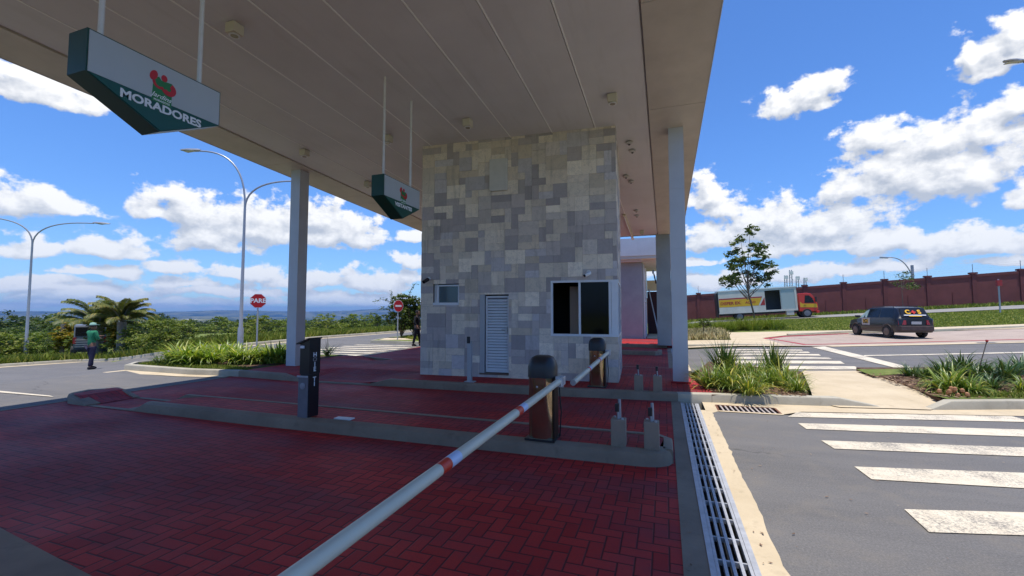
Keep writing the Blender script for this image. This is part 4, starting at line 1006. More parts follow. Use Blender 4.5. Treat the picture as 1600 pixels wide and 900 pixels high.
# ------------------------------------------------------------------ street lamps
def curvept(p0,p1,p2,p3,n=12):
    return [p0*(1-t)**3+p1*3*t*(1-t)**2+p2*3*t*t*(1-t)+p3*t**3 for t in [k/n for k in range(n+1)]]
def lamp(base,zj,armdir,arms,label,group='tall double arm street lamps',rp=.075):
    r=empty('street_lamp',base,label,'street lamp',group)
    b=Vector(base); j=Vector((b.x,b.y,zj)); ad=Vector(armdir).normalized()
    MB().tube([b-Vector((0,0,.2)),b+Vector((0,0,.9)),b+Vector((0,0,1.0)),j],[rp*1.6,rp*1.5,rp,rp*.62],12).build('pole',M['lampgrey'],r,smooth=True)
    for sgn,reach,rise in arms:
        e=j+ad*sgn*reach+Vector((0,0,rise))
        pts=curvept(j-Vector((0,0,.3)),j+Vector((0,0,rise*.75)),e-ad*sgn*reach*.55+Vector((0,0,.02)),e)
        MB().tube(pts,[rp*.55-.01*k/12 for k in range(13)],8).build('arm',M['lampgrey'],r,smooth=True)
        h=MB(); x=ad*sgn; s_=Vector((-ad.y,ad.x,0))
        prof=[(-.05,.05,.04),(.1,.11,.075),(.45,.15,.07),(.7,.12,.045),(.82,.05,.02)]
        vs=[]
        for (d,w,t) in prof:
            c=e+x*d+Vector((0,0,.04-.01*d))
            for a,bb in ((-1,-.4),(-.7,-.6),(.7,-.6),(1,-.4),(.8,.5),(0,1),(-.8,.5)): vs.append(c+s_*w*a+Vector((0,0,t*bb)))
        k=7; fs=[(i*k+q,i*k+(q+1)%k,(i+1)*k+(q+1)%k,(i+1)*k+q) for i in range(4) for q in range(k)]+[tuple(range(k)),tuple(4*k+q for q in range(k))]
        h.add(vs,fs); hd=h.build('lamp_head',M['lampgrey'],r,smooth=True)
        MB().box(e+x*.42+Vector((0,0,-.012)),(.5 if abs(x.x)>abs(x.y) else .2,.2 if abs(x.x)>abs(x.y) else .5,.02)).build('diffuser',mat('lamp_diffuser',(.5,.5,.48),.3),hd)
    return r
l2=P(375,546); lz=PD(381,312,(l2-CP).dot(FW)).z
LD=(.93,.36,0)
lamp(l2,lz,LD,((-1,2.05,2.25),(1,2.35,.95)),'tall grey double arm street lamp right of the palms, standing behind the left plant bed')
l1=Vector((-35.6,14.9,zT(-35.6,14.9))); 
lamp(l1,5.9,(.80,.6,0),((-1,2.4,1.25),(1,2.9,1.2)),'farther double arm street lamp at the left edge of the photo')
# lamp head reaching in at the upper right
e=PD(1568,96,17.); bz=zT(e.x+2.6,e.y+1)
lamp((e.x+2.9,e.y+1.2,bz),e.z-1.3,(-.92,-.38,0),((1,2.3,1.3),(-1,2.3,1.3)),'street lamp whose head reaches into the top right corner of the sky',group=None)
lb=Vector((24.9,57.5,1.7)); 
rl=empty('street_lamp',lb,'small dark street lamp with one curved arm behind the red wall','street lamp')
MB().tube([lb,lb+Vector((0,0,4.9))],.14,8).build('pole',M['lampgrey'],rl)
MB().tube(curvept(lb+Vector((0,0,3.6)),lb+Vector((-.5,0,5.6)),lb+Vector((-1.4,0,5.9)),lb+Vector((-2.2,0,5.8))),.05,6).build('arm',M['lampgrey'],rl)
MB().box(lb+Vector((-2.4,0,5.8)),(.7,.25,.12),(0,.1,0)).build('lamp_head',M['lampgrey'],rl)

# ------------------------------------------------------------------ boundary wall with electric fence
bw=empty('boundary_wall',(17,55,1.3),'long brick red boundary wall with square pilasters and capping','wall')
m=MB(); cp=MB(); YW=55.; 
def wz(x): return .066*(x+5.8)
xs=[-14+i*3.55 for i in range(18)]
for a,b in zip(xs[:-1],xs[1:]):
    zb=max(0,wz(a)); zb2=max(0,wz(b)); h=3.0
    m.add([(a,YW,zb-.6),(b,YW,zb2-.6),(b,YW+.2,zb2-.6),(a,YW+.2,zb-.6),(a,YW,zb+h),(b,YW,zb2+h),(b,YW+.2,zb2+h),(a,YW+.2,zb+h)],[(0,1,2,3),(4,7,6,5),(0,4,5,1),(1,5,6,2),(2,6,7,3),(3,7,4,0)])
    cp.add([(a,YW-.05,zb+h-.22),(b,YW-.05,zb2+h-.22),(b,YW+.25,zb2+h-.22),(a,YW+.25,zb+h-.22),(a,YW-.05,zb+h+.05),(b,YW-.05,zb2+h+.05),(b,YW+.25,zb2+h+.05),(a,YW+.25,zb+h+.05)],[(0,1,2,3),(4,7,6,5),(0,4,5,1),(1,5,6,2),(2,6,7,3),(3,7,4,0)])
m.build('wall_panels',M['wall'],bw); cp.build('capping',M['walld'],bw)
for x in xs:
    zb=max(0,wz(x)); m=MB(); m.bx(x-.17,x+.17,YW-.09,YW+.3,zb-.5,zb+3.08); m.bx(x-.26,x+.26,YW-.15,YW+.36,zb+3.08,zb+3.24); m.build('pilaster',M['walld'],bw)
for a in xs[:-1]:
    x=a+1.9; zb=max(0,wz(x)); m=MB(); m.add([(x-.05,YW-.04,zb-.3),(x+.09,YW-.04,zb-.3),(x+.02,YW-.04,zb+1.45),(x-.07,YW-.04,zb+1.4),(x-.05,YW+.02,zb-.3),(x+.09,YW+.02,zb-.3),(x+.02,YW+.02,zb+1.45),(x-.07,YW+.02,zb+1.4)],[(0,1,2,3),(4,7,6,5),(0,4,5,1),(1,5,6,2),(2,6,7,3),(3,7,4,0)]); m.build('slanted_strip',M['walld'],bw)  # slightly raised, slightly darker slanted strip between pilasters
ef=empty('electric_fence',(17,55.1,4.6),'thin electric fence wires on short posts along the wall top','fence')
for x in xs:
    zb=max(0,wz(x)); MB().tube([(x,YW+.1,zb+3.2),(x,YW+.1,zb+4.05)],.025,6).build('post',M['lampgrey'],ef)
for k in range(4):
    m=MB(); m.tube([(x,YW+.1,max(0,wz(x))+3.4+.19*k) for x in xs],.006,4); m.build('wire',M['lampgrey'],ef)
# far power line pole mast cluster
for (px,py,hh,label) in ((1228,446,2.2,'short lattice antenna mast behind the wall, left of the tall pair'),(1236,446,3.4,'taller lattice antenna mast behind the red wall, over the truck'),(1246,446,2.0,'third lattice mast behind the wall, right end of the cluster'),(1258,446,1.6,'lowest lattice mast, apart on the right of the cluster')):
    b=PD(px,py,95); r=empty('antenna_mast',(b.x,b.y,b.z-6),label,'antenna mast','antenna masts behind the red wall')
    m=MB(); w=.32
    for sx_ in (-1,1):
        for sy_ in (-1,1): m.tube([(b.x+w*sx_,b.y+w*sy_,b.z-6),(b.x+w*sx_*.6,b.y+w*sy_*.6,b.z+hh)],.045,4)
    m.build('legs',M['lampgrey'],r); m=MB()
    z=b.z-6; s=1
    while z<b.z+hh-.8: m.tube([(b.x-w*s,b.y-w,z),(b.x+w*s,b.y-w,z+.8)],.03,4); z+=.8; s=-s
    m.build('bracing',M['lampgrey'],r)
    MB().box((b.x,b.y-.4,b.z+hh*.8),(.8,.15,.7)).build('panel_antenna',M['white'],r)

# ------------------------------------------------------------------ vegetation
def leafquads(C,size,rng,flat=.35,up=None):
    """bent leaf cards at centres C; returns verts, quads"""
    n=len(C); d=rng.normal(size=(n,3)); d/=np.linalg.norm(d,axis=1)[:,None]
    d[:,2]*=.6
    e=rng.normal(size=(n,3)); e[:,2]*=flat; e-=d*np.sum(e*d,axis=1)[:,None]; e/=np.linalg.norm(e,axis=1)[:,None]
    L=size*(.6+.8*rng.random(n))[:,None]; Wd=L*.42
    a=C-d*L*.5; b=C+d*L*.5; mid=C+np.array([0,0,.0])
    V=np.stack([a,C+e*Wd*.5,b,C-e*Wd*.5],axis=1).reshape(-1,3)
    F=np.arange(4*n).reshape(n,4); return V,F
def crown_mesh(name,seed,lobes,n,leaf,material,parent=None,shell=.55):
    """lobes: list of (centre, radii); leaves fill ragged lobes made of small sprays"""
    rng=np.random.default_rng(seed); vol=np.array([l[1][0]*l[1][1]*l[1][2] for l in lobes])**.67; vol/=vol.sum()
    Cs=[];T=[]
    for (c,rad),w in zip(lobes,vol):
        k=int(n*w); ns=max(4,k//22)
        u=rng.normal(size=(ns,3)); u/=np.linalg.norm(u,axis=1)[:,None]; rr=(shell+(1-shell)*rng.random(ns))*(.82+.34*rng.random(ns))
        sp=np.array(c)+u*rr[:,None]*np.array(rad)
        idx=rng.integers(0,ns,k); spr=min(rad)*.20
        p=sp[idx]+rng.normal(size=(k,3))*spr*np.array([1,1,.55])
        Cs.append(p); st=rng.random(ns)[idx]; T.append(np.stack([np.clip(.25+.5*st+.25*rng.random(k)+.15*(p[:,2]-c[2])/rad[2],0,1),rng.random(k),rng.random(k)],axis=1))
    C=np.concatenate(Cs); T=np.concatenate(T); V,F=leafquads(C,leaf,rng)
    return npmesh(name,V,F,material,T,parent)
def tree_proto(seed,H,W_,n,leaf,material,label,group,trunk_h=.35,loc=(0,0,0),cat='tree',nl=9,rt=.09,name='tree'):
    rnd=random.Random(seed); r=empty(name,(0,0,0),label,cat,group)
    lob=[];limbs=MB(); th=H*trunk_h
    limbs.tube([(0,0,-.3),(0.03*H*rnd.uniform(-1,1),0,th*.6),(rnd.uniform(-.04,.04)*H,rnd.uniform(-.04,.04)*H,th),(0,0,H*.75)],[rt*1.3,rt,rt*.8,rt*.3],8)
    for k in range(nl):
        a=2*PI*k/nl+rnd.uniform(-.4,.4); q=rnd.uniform(.15,1.0); zz=th+(H-th)*(.15+.75*rnd.random()); rr=W_*.5*(1-.45*abs(zz/H-.55))*q*.72
        c=(rr*math.cos(a),rr*math.sin(a),zz); rad=W_*rnd.uniform(.16,.27)
        lob.append((c,(rad,rad,rad*rnd.uniform(.6,.85))))
        limbs.tube([(0,0,th*rnd.uniform(.75,1.1)),(c[0]*.45,c[1]*.45,(th+c[2])/2),c],[rt*.5,rt*.35,rt*.12],6)
    lob.append(((0,0,H*.86),(W_*.2,W_*.2,H*.12)))
    limbs.build('trunk',M['bark'],r,smooth=True); crown_mesh('crown',seed,lob,n,leaf,material,r)
    return r
FG='broadleaf trees beyond the left road'
protos=[tree_proto(11,5.4,5.6,3600,.34,M['leafd'],'dark bushy tree among the trees beyond the left road',FG,.2,nl=10),
        tree_proto(12,4.6,5.2,3400,.32,M['leafm'],'mid green rounded tree among the trees beyond the left road',FG,.18,nl=10),
        tree_proto(13,6.2,5.4,3800,.34,M['leafd'],'taller dark tree rising among the trees beyond the left road',FG,.25,nl=11),
        tree_proto(14,4.2,4.6,3000,.30,M['leafl'],'low light green tree among the trees beyond the left road',FG,.15,nl=9)]
rnd=random.Random(5)
# rows of trees down the slope; tops kept just under the horizon as in the photo
spots=[]
def putrow(px0,px1,step,dist,top,jit):
    px=px0
    while px<px1:
        d=dist*rnd.uniform(.9,1.12); p=PD(px,488,d); spots.append((p.x,p.y,d,top+rnd.uniform(-jit,jit))); px+=step*rnd.uniform(.75,1.25)
putrow(-60,700,46,37,519,9); putrow(-60,700,36,50,511,7); putrow(-80,700,30,68,505,5); putrow(-80,700,26,92,501,3)
for px,top,dist in ((246,487,60),(262,498,52),(345,491,75),(385,495,70),(300,502,45),(430,500,50),(540,494,62),(556,497,60),(590,490,48),(575,500,42),(60,497,60),(-30,490,50),(215,503,40)):
    p=PD(px,488,dist); spots.append((p.x,p.y,dist,top))
first={}
for (x,y,d,topy) in spots:
    if x>-22.2-.0*y: 
        if x>-22.5 and y<60: continue
    zb=zT(x,y); ztop=CH-(topy-488)/FPX*d
    H=ztop-zb; i=rnd.choice((0,0,1,1,2,2,3)); pr=protos[i]; h0=(5.4,4.6,6.2,4.2)[i]
    if H<1.6: continue
    q_=Vector((x,y,CH))-CP; pxx=800+FPX*q_.dot(RT)/q_.dot(FW)
    sec=('left of the palms' if pxx<95 else 'behind the palms' if pxx<225 else 'between the palms and the tall lamp' if pxx<375 else 'around the stop sign' if pxx<465 else 'right of the left white column' if pxx<570 else 'near the no entry sign')
    row='front row' if d<43 else 'second row' if d<58 else 'third row' if d<79 else 'farthest row'
    kd=('dark bushy tree','mid green rounded tree','taller dark tree','low light green tree')[i]
    s=H/h0; sxy=min(s*rnd.uniform(.85,1.15),1.6)
    if i not in first: first[i]=1; o=pr; o.location=(x,y,zb-.1); o.scale=(sxy,sxy,s); o.rotation_euler[2]=rnd.uniform(0,6); o['label']='%s in the %s, %s'%(kd,row,sec)
    else: dup(pr,(x,y,zb-.1),rnd.uniform(0,6),'%s in the %s, %s'%(kd,row,sec),scale=(sxy,sxy,s))
# far woods: one ragged mass
def woods():
    rng=np.random.default_rng(3); Cs=[]
    for _ in range(900):
        az=math.radians(rng.uniform(-78,-24)); r_=rng.uniform(105,420)**1; x=math.sin(az)*r_; y=math.cos(az)*r_
        if x>-40: continue
        zb=zT(x,y); d=r_; zt=CH-(13+rng.uniform(-2,5))/FPX*d*1.0
        R_=rng.uniform(3,6)
        zt=min(zt,zb+14)
        k=70; u=rng.normal(size=(k,3)); u/=np.linalg.norm(u,axis=1)[:,None]; u[:,2]=np.abs(u[:,2])
        Cs.append(np.array([x,y,zt-R_*.8])+u*np.array([R_,R_,R_*.8])*(.8+.3*rng.random((k,1))))
    C=np.concatenate(Cs); V,F=leafquads(C,1.6,rng,flat=.6)
    T=np.stack([rng.random(len(C))*.8,rng.random(len(C)),rng.random(len(C))],axis=1)
    o=npmesh('far_woods',V,F,M['leafd'],T); tag(o,'far dark green woods covering the slope towards the valley','woods',kind='stuff')
woods()
# undergrowth at the verge's back edge: low bushes
bushp=tree_proto(31,1.6,3.0,1500,.16,M['leafl'],'low light green bush at the foot of the trees by the left verge','low bushes along the left verge',.05,nl=8,name='bush',cat='bush',rt=.03)
for k in range(26):
    px=-40+k*27+rnd.uniform(-8,8); yb=np.interp(px,[-60,0,120,272,372,500,650],[572,562,555,546,538,526,515])
    p=G(px,yb); d=(p-CP).dot(FW)
    s=rnd.uniform(.55,.95); sc_=(s*1.2,s*1.2,s)
    lb_='low light green bush on the verge, '+('left of the palms' if px<95 else 'below the palms' if px<225 else 'between the palms and the tall lamp' if px<375 else 'behind the stop sign post' if px<465 else 'beyond the road right of the white column' if px<590 else 'behind the no entry sign')
    if k==0: bushp.location=(p.x-2,p.y,zT(p.x-2,p.y)); bushp.scale=sc_; bushp['label']=lb_
    else: dup(bushp,(p.x-rnd.uniform(.8,2.5),p.y,p.z-.05),rnd.uniform(0,6),lb_,scale=sc_)
def onetree(px,base,topy,wpx,material,seed,label,n,leaf,trunk=.3,nl=9,name='tree',cat='tree',rt=.05,lift=0.,tz=False):
    b=G(px,base); d=(b-CP).dot(FW); H=(base-topy)/FPX*d; Wd=wpx/FPX*d
    t=tree_proto(seed,H,Wd,n,leaf,material,label,None,trunk,nl=nl,rt=rt,name=name,cat=cat); t.location=b; return t
onetree(628,531,455,62,M['leafm'],41,'leafy tree with arching twigs behind the no entry sign',5000,.16,.12,12)
t=onetree(648,531,462,50,M['leafm'],42,'second leafy tree half hidden by the left edge of the stone tower',3500,.16,.12,10)
# arching bougainvillea-like twigs
b=G(640,531); d_=(b-CP).dot(FW)
tw=t
mtw=MB(); VT=[];rng=np.random.default_rng(9)
for (pts) in ([(625,500),(618,470),(600,462),(584,472)],[(640,500),(636,466),(640,448),(651,443)],[(620,500),(606,480),(592,484)],[(615,500),(613,470),(611,455)]):
    q=[PD(a,c,d_+rng.uniform(-.4,.4)) for a,c in pts]; cv=curvept(q[0],q[1],q[2 if len(q)>3 else 1],q[-1],14); mtw.tube(cv,[.02-.001*k for k in range(15)],5)
    for c in cv[4:]:
        for _ in range(5): VT.append((c.x+rng.normal()*.05,c.y+rng.normal()*.05,c.z+rng.normal()*.05))
mtw.build('twigs',M['bark'],t)
Va,Fa=leafquads(np.array(VT),.14,rng); 
inv=np.array(chain(t).inverted()); Va=Va@inv[:3,:3].T+inv[:3,3]
npmesh('twig_leaves',Va,Fa,M['leafm'],np.random.default_rng(1).random((len(Fa),3)),t)
# young tree in front of the truck: thin stem, branching, sparse leaf clusters
def youngtree(px,base,topy,name_label):
    b=G(px,base); d=(b-CP).dot(FW); k=d/FPX
    r=empty('young_tree',b,name_label,'tree'); f0=Vector((b.x,b.y,0)); side=Vector((math.cos(YAW),math.sin(YAW),0)); back=Vector((-side.y,side.x,0))
    def W3(dx,dy,dep=0): return Vector(b)+side*(dx*k)+Vector((0,0,-dy*k))+back*dep     # offsets in picture units around the base
    m=MB(); m.tube([W3(2,2),W3(-1,-25),W3(-8,-55),W3(-9,-80)],[.07,.06,.05,.045],8)
    rnd=random.Random(4); tips=[]
    for (dx,dy) in ((-42,-78),(-40,-96),(-30,-106),(-22,-122),(-12,-140),(-2,-150),(-8,-124),(8,-128),(20,-118),(26,-102),(28,-88),(14,-74),(-24,-84),(6,-100),(-30,-72),(22,-78),(-10,-104),(16,-108),(2,-84),(-18,-100)):
        dep=rnd.uniform(-1,1)*.9; e=W3(dx,dy,dep); s=W3(-8.5+rnd.uniform(-1,1),max(dy*.45,-95)*1.0-12,0); mid=s.lerp(e,.5)+Vector((0,0,-.1))
        m.tube([s,mid,e],[.03,.02,.01],6); tips.append(e)
    m.build('trunk',M['bark'],r,smooth=True)
    rng=np.random.default_rng(8); C=[];T=[]
    for e in tips:
        for q in range(rng.integers(4,7)):
            c0=np.array(e)+rng.normal(size=3)*np.array([.24,.24,.18]); nn=32
            C.append(c0+rng.normal(size=(nn,3))*np.array([.13,.13,.08])); sh=rng.random(); T.append(np.stack([np.clip(sh*.7+.3*rng.random(nn),0,1),rng.random(nn),rng.random(nn)],1))
    C=np.concatenate(C);T=np.concatenate(T); V,F=leafquads(C,.27,rng,flat=.8); V-=np.array(b)
    npmesh('crown',V,F,M['leafm'],T,r)
youngtree(1179,513,375,'slender young tree with sparse clustered leaves in front of the truck')
def sapling(px,base,topy,label,seed,n,wpx):
    b=G(px,base); d=(b-CP).dot(FW); k=d/FPX; H=(base-topy)*k
    r=empty('sapling',b,label,'sapling'); rng=np.random.default_rng(seed); m=MB()
    m.tube([(b.x,b.y,b.z-.1),(b.x-.05,b.y,b.z+H*.5),(b.x,b.y,b.z+H*.85)],[.035,.025,.015],6); C=[]
    for i in range(n):
        a=rng.uniform(0,6.28); rr=wpx*k*.5*rng.uniform(.2,1); e=np.array([b.x+rr*math.cos(a),b.y+rr*math.sin(a),b.z+H*rng.uniform(.62,1.)])
        m.tube([(b.x,b.y,b.z+H*.6),tuple(e)],[.012,.006],5); C.append(e+rng.normal(size=(26,3))*np.array([.09,.09,.05])*H/1.6)
    m.build('trunk',M['bark'],r); C=np.concatenate(C); V,F=leafquads(C,.11*max(1,H/1.8),rng,.8); V-=np.array(b)
    npmesh('crown',V,F,M['leafm'],rng.random((len(F),3)),r)
sapling(1101,528,499,'small light green sapling in the dry bed beside the white column',3,16,24)
b=G(1412,500)
sapling(1412,489,427,'thin young tree standing before the red wall above the parked car',6,12,36)
pl=G(1563,489); zt_=PD(1563,436,(pl-CP).dot(FW)).z
r=empty('thin_post',pl,'thin pale post with small box before the wall at right','post')
MB().tube([pl-Vector((0,0,.1)),Vector((pl.x,pl.y,zt_))],.05,6).build('pole',M['postg'],r)
MB().box((pl.x,pl.y-.05,zt_-.3),(.3,.2,.45)).build('box',M['redv'],r)
# hedge clumps by the tree
hg='dark green ornamental grass clumps by the far walk'
def grassclump(name,seed,n,L,wd,spread,droop,material,group,label,cat='plant',erect=.5,curl=0.):
    """a rosette of strap leaves, each a tapering folded ribbon"""
    rng=np.random.default_rng(seed); V=[];F=[];T=[]; K=6
    for i in range(n):
        a=rng.uniform(0,2*PI); r0=spread*math.sqrt(rng.random()); bx=r0*math.cos(a+rng.normal()*.6); by=r0*math.sin(a+rng.normal()*.6)
        e=erect+(1-erect)*rng.random()**1.2; l=L*rng.uniform(.55,1.1)*(1.15-.3*(1-e)); lean=(1-e)*1.25+rng.normal()*.06
        dr=droop*rng.uniform(.4,1.5); w=wd*rng.uniform(.7,1.2)
        px_,pz=0.,0.; th=lean; pts=[]
        for k in range(K+1):
            pts.append((px_,pz)); st=l/K; px_+=math.sin(th)*st; pz+=math.cos(th)*st; th=min(th+dr/K*(1+k*.35),2.7)
        ca,sa=math.cos(a),math.sin(a); o=len(V)
        for k,(q,z) in enumerate(pts):
            t=k/K; ww=w*(.55+1.1*t)*(1-t)**.55+.001 if t<1 else .0008
            ww=w*min(1,.5+2*t)*max(.02,(1-t**2.2))
            V.append((bx+q*ca-sa*ww*.5,by+q*sa+ca*ww*.5,z+ww*.18)); V.append((bx+q*ca,by+q*sa,z)); V.append((bx+q*ca+sa*ww*.5,by+q*sa-ca*ww*.5,z+ww*.18))
        c=rng.random(); g=rng.random()
        for k in range(K):
            for s in (0,1): F.append((o+3*k+s,o+3*k+s+1,o+3*k+s+4,o+3*k+s+3)); T.append((np.clip(c*.7+.3*k/K,0,1),g,rng.random()))
    r=empty(name,(0,0,0),label,cat,group)
    o=npmesh('leaves',np.array(V),np.array(F),material,np.array(T),r)
    return r
def place(proto,items,first_label=None):
    out=[]
    for i,(p,s,rz,lab) in enumerate(items):
        if i==0: o=proto; o.location=p; o.scale=(s,)*3; o.rotation_euler[2]=rz; o['label']=lab
        else: o=dup(proto,p,rz,lab,scale=s)
        out.append(o)
    return out
GBA='strappy plants in the bed beside the white column'
pa=grassclump('strap_plant',1,150,.62,.030,.16,1.0,M['strap'],GBA,'x',erect=.25)
pb=grassclump('flax_plant',2,130,1.0,.040,.16,.35,M['strapd'],GBA,'x',erect=.62)
def bp(px,py,z=.15): p=P(px,py,z); return (p.x,p.y,z-.01)
place(pb,[(bp(1132,588),.82,0,'tall dark flax plant with upright blades next to the white column'),
          (bp(1208,590),.80,2,'tall flax plant at the back right of the bed by the column')])
place(pa,[(bp(1112,606),.95,0,'yellow green strap plant at the left end of the bed by the column'),
          (bp(1140,608),1.0,1,'broad yellow green strap plant second from the left in the column bed'),
          (bp(1172,616),.80,2,'strap plant hanging over the kerb above the storm drain'),
          (bp(1180,594),.95,3,'strap plant behind the middle of the column bed'),
          (bp(1158,592),.9,2.2,'strap plant behind the second one of the column bed'),
          (bp(1225,604),.95,4,'strap plant at the right middle of the column bed'),
          (bp(1246,612),.62,5,'smallest strap plant at the right tip of the column bed'),
          (bp(1200,604),.75,5.5,'strap plant in the middle front of the column bed')])
GBB='strappy plants in the bed right of the ramp'
pc=grassclump('strap_plant',5,120,.68,.038,.2,.8,M['strapd'],GBB,'x',erect=.4)
pd=grassclump('strap_plant',6,130,.62,.036,.15,1.2,M['strap'],GBB,'x',erect=.2)
place(pc,[(bp(1424,588),.55,0,'small tufted plant at the left tip of the right bed'),(bp(1478,592),.85,1,'dense dark plant behind the big arching one in the right bed'),
          (bp(1506,586),.95,2,'upright dark plant at the back of the right bed, near the flower stalk'),(bp(1530,594),.80,3,'dark plant right of the flower stalk in the right bed'),
          (bp(1572,596),.90,4,'wide spiky plant near the right edge of the photo'),(bp(1596,586),.9,5,'dark plant cut by the right photo edge'),(bp(1548,608),.55,5.5,'short spiky plant in front of the wide one'),
          (bp(1446,592),.5,2.5,'short grassy plant between the left tuft and the big arching plant')])
place(pd,[(bp(1486,612),1.0,0,'big arching yellow green plant with brown fruit in the right bed'),(bp(1515,615),.7,2,'drooping yellow green plant right of the big arching one'),(bp(1600,612),.6,3,'yellowish low plant at the photo right edge'),(bp(1460,606),.55,4,'small strap plant left of the big arching one')])
p=P(1538,566,.2); fs=bp(1532,592)
r=empty('flower_stalk',fs,'bare dark flower stalk with small bud rising from the right bed','flower stalk')
q=PY(1542,533,fs[1]); MB().tube([fs,(fs[0]+.02,fs[1],.5),(q.x,q.y,q.z)],[.012,.010,.008],6).build('stem',M['bark'],r)
MB().lathe((q.x,q.y,q.z),[(.008,-.03),(.028,0),(.02,.03)],8).build('bud',M['redv'],r)
# brown fruits at the big plant
f0=bp(1486,618)
m=MB()
for k in range(9): m.lathe((f0[0]+rnd.uniform(-.22,.2),f0[1]-.12+rnd.uniform(-.1,.1),.17+rnd.uniform(0,.12)),[(.01,-.04),(.035,-.01),(.03,.03),(.01,.045)],8)
tag(m.build('fallen_husks',mat('husk_brown',(.36,.17,.08),.8,var=.3,vs=20),smooth=True),'brown dry husks piled under the big arching plant','husks',kind='stuff')
# ground litter in beds
def litter(name,poly,n,z,size,material,label,seed,cat):
    rng=np.random.default_rng(seed); xs=[p[0] for p in poly]; ys=[p[1] for p in poly]; C=[]
    def inside(x,y):
        c=False; j=len(poly)-1
        for i in range(len(poly)):
            if (poly[i][1]>y)!=(poly[j][1]>y) and x<(poly[j][0]-poly[i][0])*(y-poly[i][1])/(poly[j][1]-poly[i][1])+poly[i][0]: c=not c
            j=i
        return c
    while len(C)<n:
        x,y=rng.uniform(min(xs),max(xs)),rng.uniform(min(ys),max(ys))
        if inside(x,y): C.append((x,y,(z(x,y) if callable(z) else z)+rng.uniform(0,.03)))
    C=np.array(C); V,F=leafquads(C,size,rng,.15); V=V.reshape(-1,4,3); V[:,:,2]=C[:,None,2]+(V[:,:,2]-C[:,None,2])*.35; 
    o=npmesh(name,V.reshape(-1,3),F,material,rng.random((len(F),3))); tag(o,label,cat,kind='stuff'); return o
mul=mat('mulch_chips',(.2,.12,.08),.95,fn=f_leaf((.09,.05,.03),(.26,.16,.10),(.42,.33,.22)))
litter('mulch',zp([(1095,590),(1112,613),(1262,620),(1245,596)],.15),2600,.15,.07,mul,'brown bark chips and dead leaves under the column bed plants',2,'mulch')
litter('mulch',zp([(1350,584),(1475,622),(1690,622),(1690,590)],.15),5000,.14,.08,mul,'brown mulch under the plants of the right bed',3,'mulch')
def blades(name,poly,n,h,label,seed,zf,material=None,wd=.012):
    rng=np.random.default_rng(seed); xs=[p[0] for p in poly]; ys=[p[1] for p in poly]
    pts=[]
    def inside(x,y):
        c=False; j=len(poly)-1
        for i in range(len(poly)):
            if (poly[i][1]>y)!=(poly[j][1]>y) and x<(poly[j][0]-poly[i][0])*(y-poly[i][1])/(poly[j][1]-poly[i][1])+poly[i][0]: c=not c
            j=i
        return c
    while len(pts)<n:
        x,y=rng.uniform(min(xs),max(xs)),rng.uniform(min(ys),max(ys))
        if inside(x,y): pts.append((x,y,zf(x,y)))
    C=np.array(pts); a=rng.uniform(0,6.28,n); hh=h*(.5+rng.random(n)); d=np.stack([np.cos(a),np.sin(a),np.zeros(n)],1); ln=rng.normal(size=(n,3))*.35*hh[:,None]; ln[:,2]=hh
    w=wd*(.6+.8*rng.random(n))[:,None]
    V=np.stack([C-d*w,C+d*w,C+ln+d*w*.2,C+ln-d*w*.2],1).reshape(-1,3)
    o=npmesh(name,V,np.arange(4*n).reshape(n,4),material or M['blade'],rng.random((n,3))); tag(o,label,'grass',kind='stuff')
blades('verge_grass',strip(lf[1:],-.2,-2.9),26000,.30,'tall yellowish grass on the verge beyond the left road',4,lambda x,y:zT(x,y)+.05,wd=.035)
blades('bed_grass',zp([(1060,532),(1140,531.5),(1127,521.5),(1060,522)]),1,.2,'x',5,zT) if False else None
blades('dry_bed_grass',gp([(1062,533),(1141,532),(1126,522),(1062,522)]),5000,.28,'dry yellowish ground plants in the small bed beyond the road',5,lambda x,y:zT(x,y)+.05,wd=.03,material=mat('dry_blades',(.3,.27,.12),.9,fn=f_leaf((.26,.25,.10),(.45,.40,.22),(.6,.52,.32))))
fieldp=gp([(1062,520),(1320,515.5),(1452,511.5),(1600,506),(1640,500)])+[(34,47.8),(2,47.8)]
blades('field_grass',fieldp,45000,.07,'sunlit rough grass between the far walk and the service road',6,lambda x,y:zT(x,y)-.03,wd=.05,material=mat('lawn_blades',(.2,.25,.05),.9,trans=.2,fn=f_leaf((.14,.19,.03),(.24,.29,.06),(.38,.36,.12))))
blades('wall_grass',[(-2,52.3),(40,52.3),(40,54.9),(-2,54.9)],7000,.22,'grass strip at the foot of the red wall',7,lambda x,y:zT(x,y)-.03,wd=.06)
blades('island_grass',[(-14.4,21.6),(-11.7,19.6),(-11.7,29),(-14.8,26.5)],9000,.12,'short grass on the traffic island by the no entry sign',8,lambda x,y:.12,wd=.02)
blades('lawn_strip',[(4.46,9.98),(4.66,9.66),(5.5,9.84),(12,11.4),(12,12.05),(5.6,10.42)],5000,.05,'mown lawn strip behind the right kerb',9,lambda x,y:.15,wd=.01)
blades('lawn_edge_grass',[(-14,8.15),(-11.5,8.05),(-10.1,8.25),(-10.2,8.6),(-13,8.8),(-14.4,9.2)],5000,.05,'mown grass edge in front of the left plant bed',10,lambda x,y:.13,wd=.012)
# hedge of taller grass clumps around the young tree
ph=grassclump('grass_clump',21,240,.95,.030,.55,.7,M['blade'],hg,'dark green grass clump in the row below the young tree',erect=.45)
items=[]
for k in range(17):
    px=1078+k*8.2+rnd.uniform(-2,2); p=G(px,519-(k*.35)+rnd.uniform(-1,1.5)); items.append((p,rnd.uniform(.70,1.05),rnd.uniform(0,6),'dark green grass clump in the row below the young tree'))
place(ph,items)
